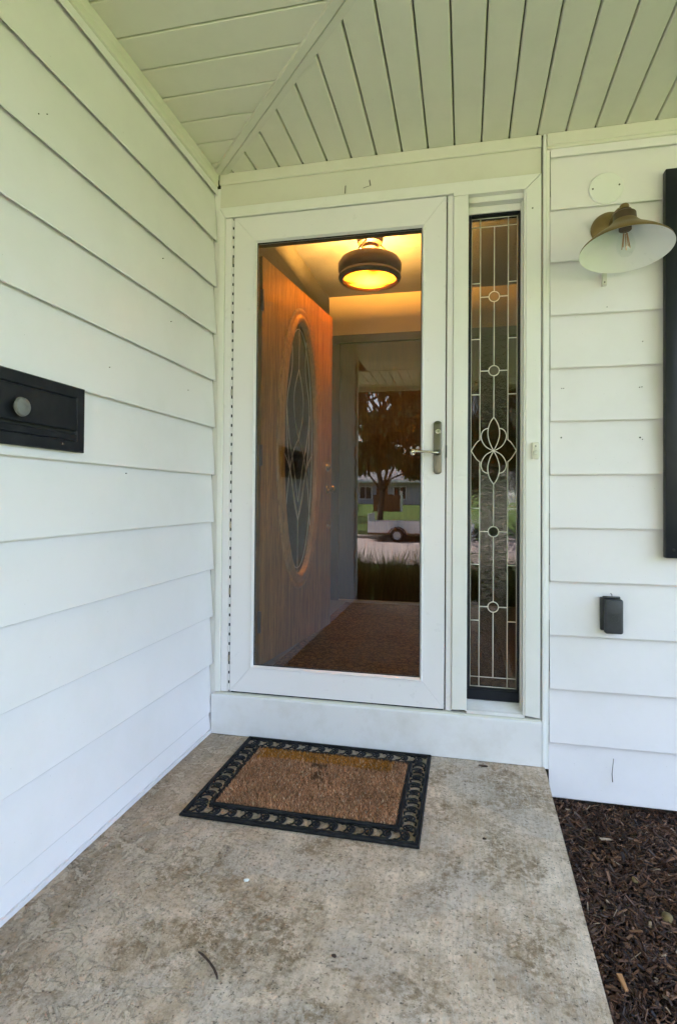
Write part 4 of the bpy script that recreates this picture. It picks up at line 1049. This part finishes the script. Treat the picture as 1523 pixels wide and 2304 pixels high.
# utility trailer at the far kerb
TX0, TX1, TY = -1.98, 1.35, -15.9
tr = thing('utility_trailer', (-.3, TY, -.385), 'white utility trailer with one spoked wheel parked at the far kerb', 'trailer')
for yy in (TY+.70, TY-.70):
    for k in range(4):
        a = TX0+.04+k*(TX1-TX0-.08)/4; box('side_panel', a+.012, a+(TX1-TX0-.08)/4-.012, yy-.012, yy+.012, -.10, .20, 'trailer_white', tr)
    box('top_rail', TX0, TX1, yy-.022, yy+.022, .201, .245, 'trailer_white', tr, .004)
    for k in range(5):
        a = TX0+.04+k*(TX1-TX0-.08)/4; box('post', a-.012, a+.012, yy-.018, yy+.018, -.10, .2005, 'trailer_white', tr)
box('bed', TX0, TX1, TY-.68, TY+.68, -.16, -.105, 'brown_fence', tr)
box('front_board', TX1-.03, TX1, TY-.68, TY+.68, -.10, .20, 'trailer_white', tr)
box('tail_ramp', TX0-.02, TX0+.005, TY-.66, TY+.66, -.10, .50, 'trailer_white', tr)
for yy, s in ((TY+.84, 1), (TY-.84, -1)):
    wx = -1.02; RW = Matrix.Rotation(radians(-90 if s < 0 else 90), 3, 'X')
    wh = lathe('wheel', [(.125, -.07), (.19, -.075), (.215, -.05), (.215, .05), (.19, .075), (.125, .07)], (wx, yy, -.17), 'tyre', tr, 32, RW)
    lathe('rim', [(0, .055), (.05, .05), (.06, .035), (.11, .045), (.124, .06), (.126, -.05)], (wx, yy, -.17), 'trailer_white', wh, 24, RW)
    fa = [(wx+.29*cos(radians(a)), -.17+.27*sin(radians(a))) for a in range(0, 181, 15)]; fb = [(wx+.275*cos(radians(a)), -.17+.255*sin(radians(a))) for a in range(180, -1, -15)]
    prism('fender', fa+fb, 'y', yy-.11, yy+.11, 'black_paint', tr)
tube('tongue', [(TX1, TY, -.13), (TX1+1.0, TY, -.13)], .035, 'black_paint', tr, 8)
tube('jack', [(TX1+.8, TY, .1), (TX1+.8, TY, -.385)], .025, 'black_paint', tr, 8)
# brown fence and neighbour house
fn = thing('board_fence', (-3.9, -33, gz(0, -33)), 'brown board fence section with white end post beside the neighbouring house', 'fence')
gg = gz(0, -33)
for k in range(13): box('board', -4.75+k*.135, -4.619+k*.135, -33.02, -32.99, gg-.1, gg+1.05+.02*(k % 3), 'brown_fence', fn)
box('rail', -4.75, -3.0, -33.06, -33.0205, gg+.2, gg+.28, 'brown_fence', fn); box('rail', -4.75, -3.0, -33.06, -33.0205, gg+.75, gg+.83, 'brown_fence', fn)
box('end_post', -2.98, -2.84, -33.06, -32.94, gg-.1, gg+1.3, 'trailer_white', fn, .01)
def house(cx_, cy_, wid, dep, label, wallm, hh=2.5, rise=1.7):
    g = gz(cx_, cy_)-.5; h_ = thing('house', (cx_, cy_, g), label, 'house', 'houses across the street')
    x0, x1, y0, y1 = cx_-wid/2, cx_+wid/2, cy_-dep/2, cy_+dep/2
    box('wall', x0, x1, y0, y1, g-.3, g+hh, wallm, h_)
    r = prism('roof', [(y0-.5, g+hh), (y1+.5, g+hh), ((y0+y1)/2, g+hh+rise)], 'x', x0-.4, x1+.4, 'roof_shingle', h_)
    box('chimney', cx_+1.6, cx_+2.2, cy_-.3, cy_+.3, g+hh+.4, g+hh+rise+.7, 'brown_fence', r)
    # gable facing the street
    gx = cx_-wid*.22
    prism('gable', [(gx-2.2, g+hh-.02), (gx+2.2, g+hh-.02), (gx, g+hh+1.35)], 'y', y1-2, y1+.9, 'house_siding', h_)
    for s in (-1, 1):
        prism('gable_trim', [(gx+s*2.35, g+hh-.08), (gx, g+hh+1.46), (gx, g+hh+1.34), (gx+s*2.2, g+hh-.12)], 'y', y1+.905, y1+.98, 'trailer_white', h_)
    box('eave_trim', x0-.4, x1+.4, y1+.505, y1+.55, g+hh-.2, g+hh+.02, 'trailer_white', h_)
    for k in range(4): box('porch_post', x0+.3+k*1.5, x0+.42+k*1.5, y1+.75, y1+.87, g, g+hh-.03, 'trailer_white', h_)
    for k in range(4):
        a = x0+1.0+k*(wid-2)/4
        wn = box('window', a, a+1.1, y1-.02, y1+.04, g+.9, g+2.0, 'trailer_white', h_)
        box('pane', a+.08, a+.52, y1+.041, y1+.05, g+.98, g+1.92, 'inner_dark', wn); box('pane', a+.58, a+1.02, y1+.041, y1+.05, g+.98, g+1.92, 'inner_dark', wn)
    d_ = box('door', cx_+1.5, cx_+2.4, y1-.02, y1+.05, g+.05, g+2.1, 'brown_fence', h_); box('handle', cx_+1.58, cx_+1.62, y1+.05, y1+.09, g+1.0, g+1.1, 'nickel', d_)
house(-7.6, -47, 13.5, 8, 'grey house with white trimmed gable across the street, reflected in the storm door', 'house_siding')
house(11.5, -48, 13, 8, 'second grey house across the street, right of the trees', 'house_siding')
bs = thing('rounded_bush', (-5.5, -28, gz(0, -28)), 'dark clipped bush on the neighbouring lawn', 'bush')
lb = MB(); leaf_cloud(lb, [(-5.5, -28, gz(0, -28)+.45, .75, .75, .55)], 2500, random.Random(77), .13, [(.03, .04, .012), (.02, .03, .01)], .3); lb.build('foliage', 'leaves', bs)
mb = MB(); mb.tube([(-5.5, -28, gz(0, -28)-.05), (-5.5, -28, gz(0, -28)+.6)], .05, 6); mb.build('stem', 'bark', bs)
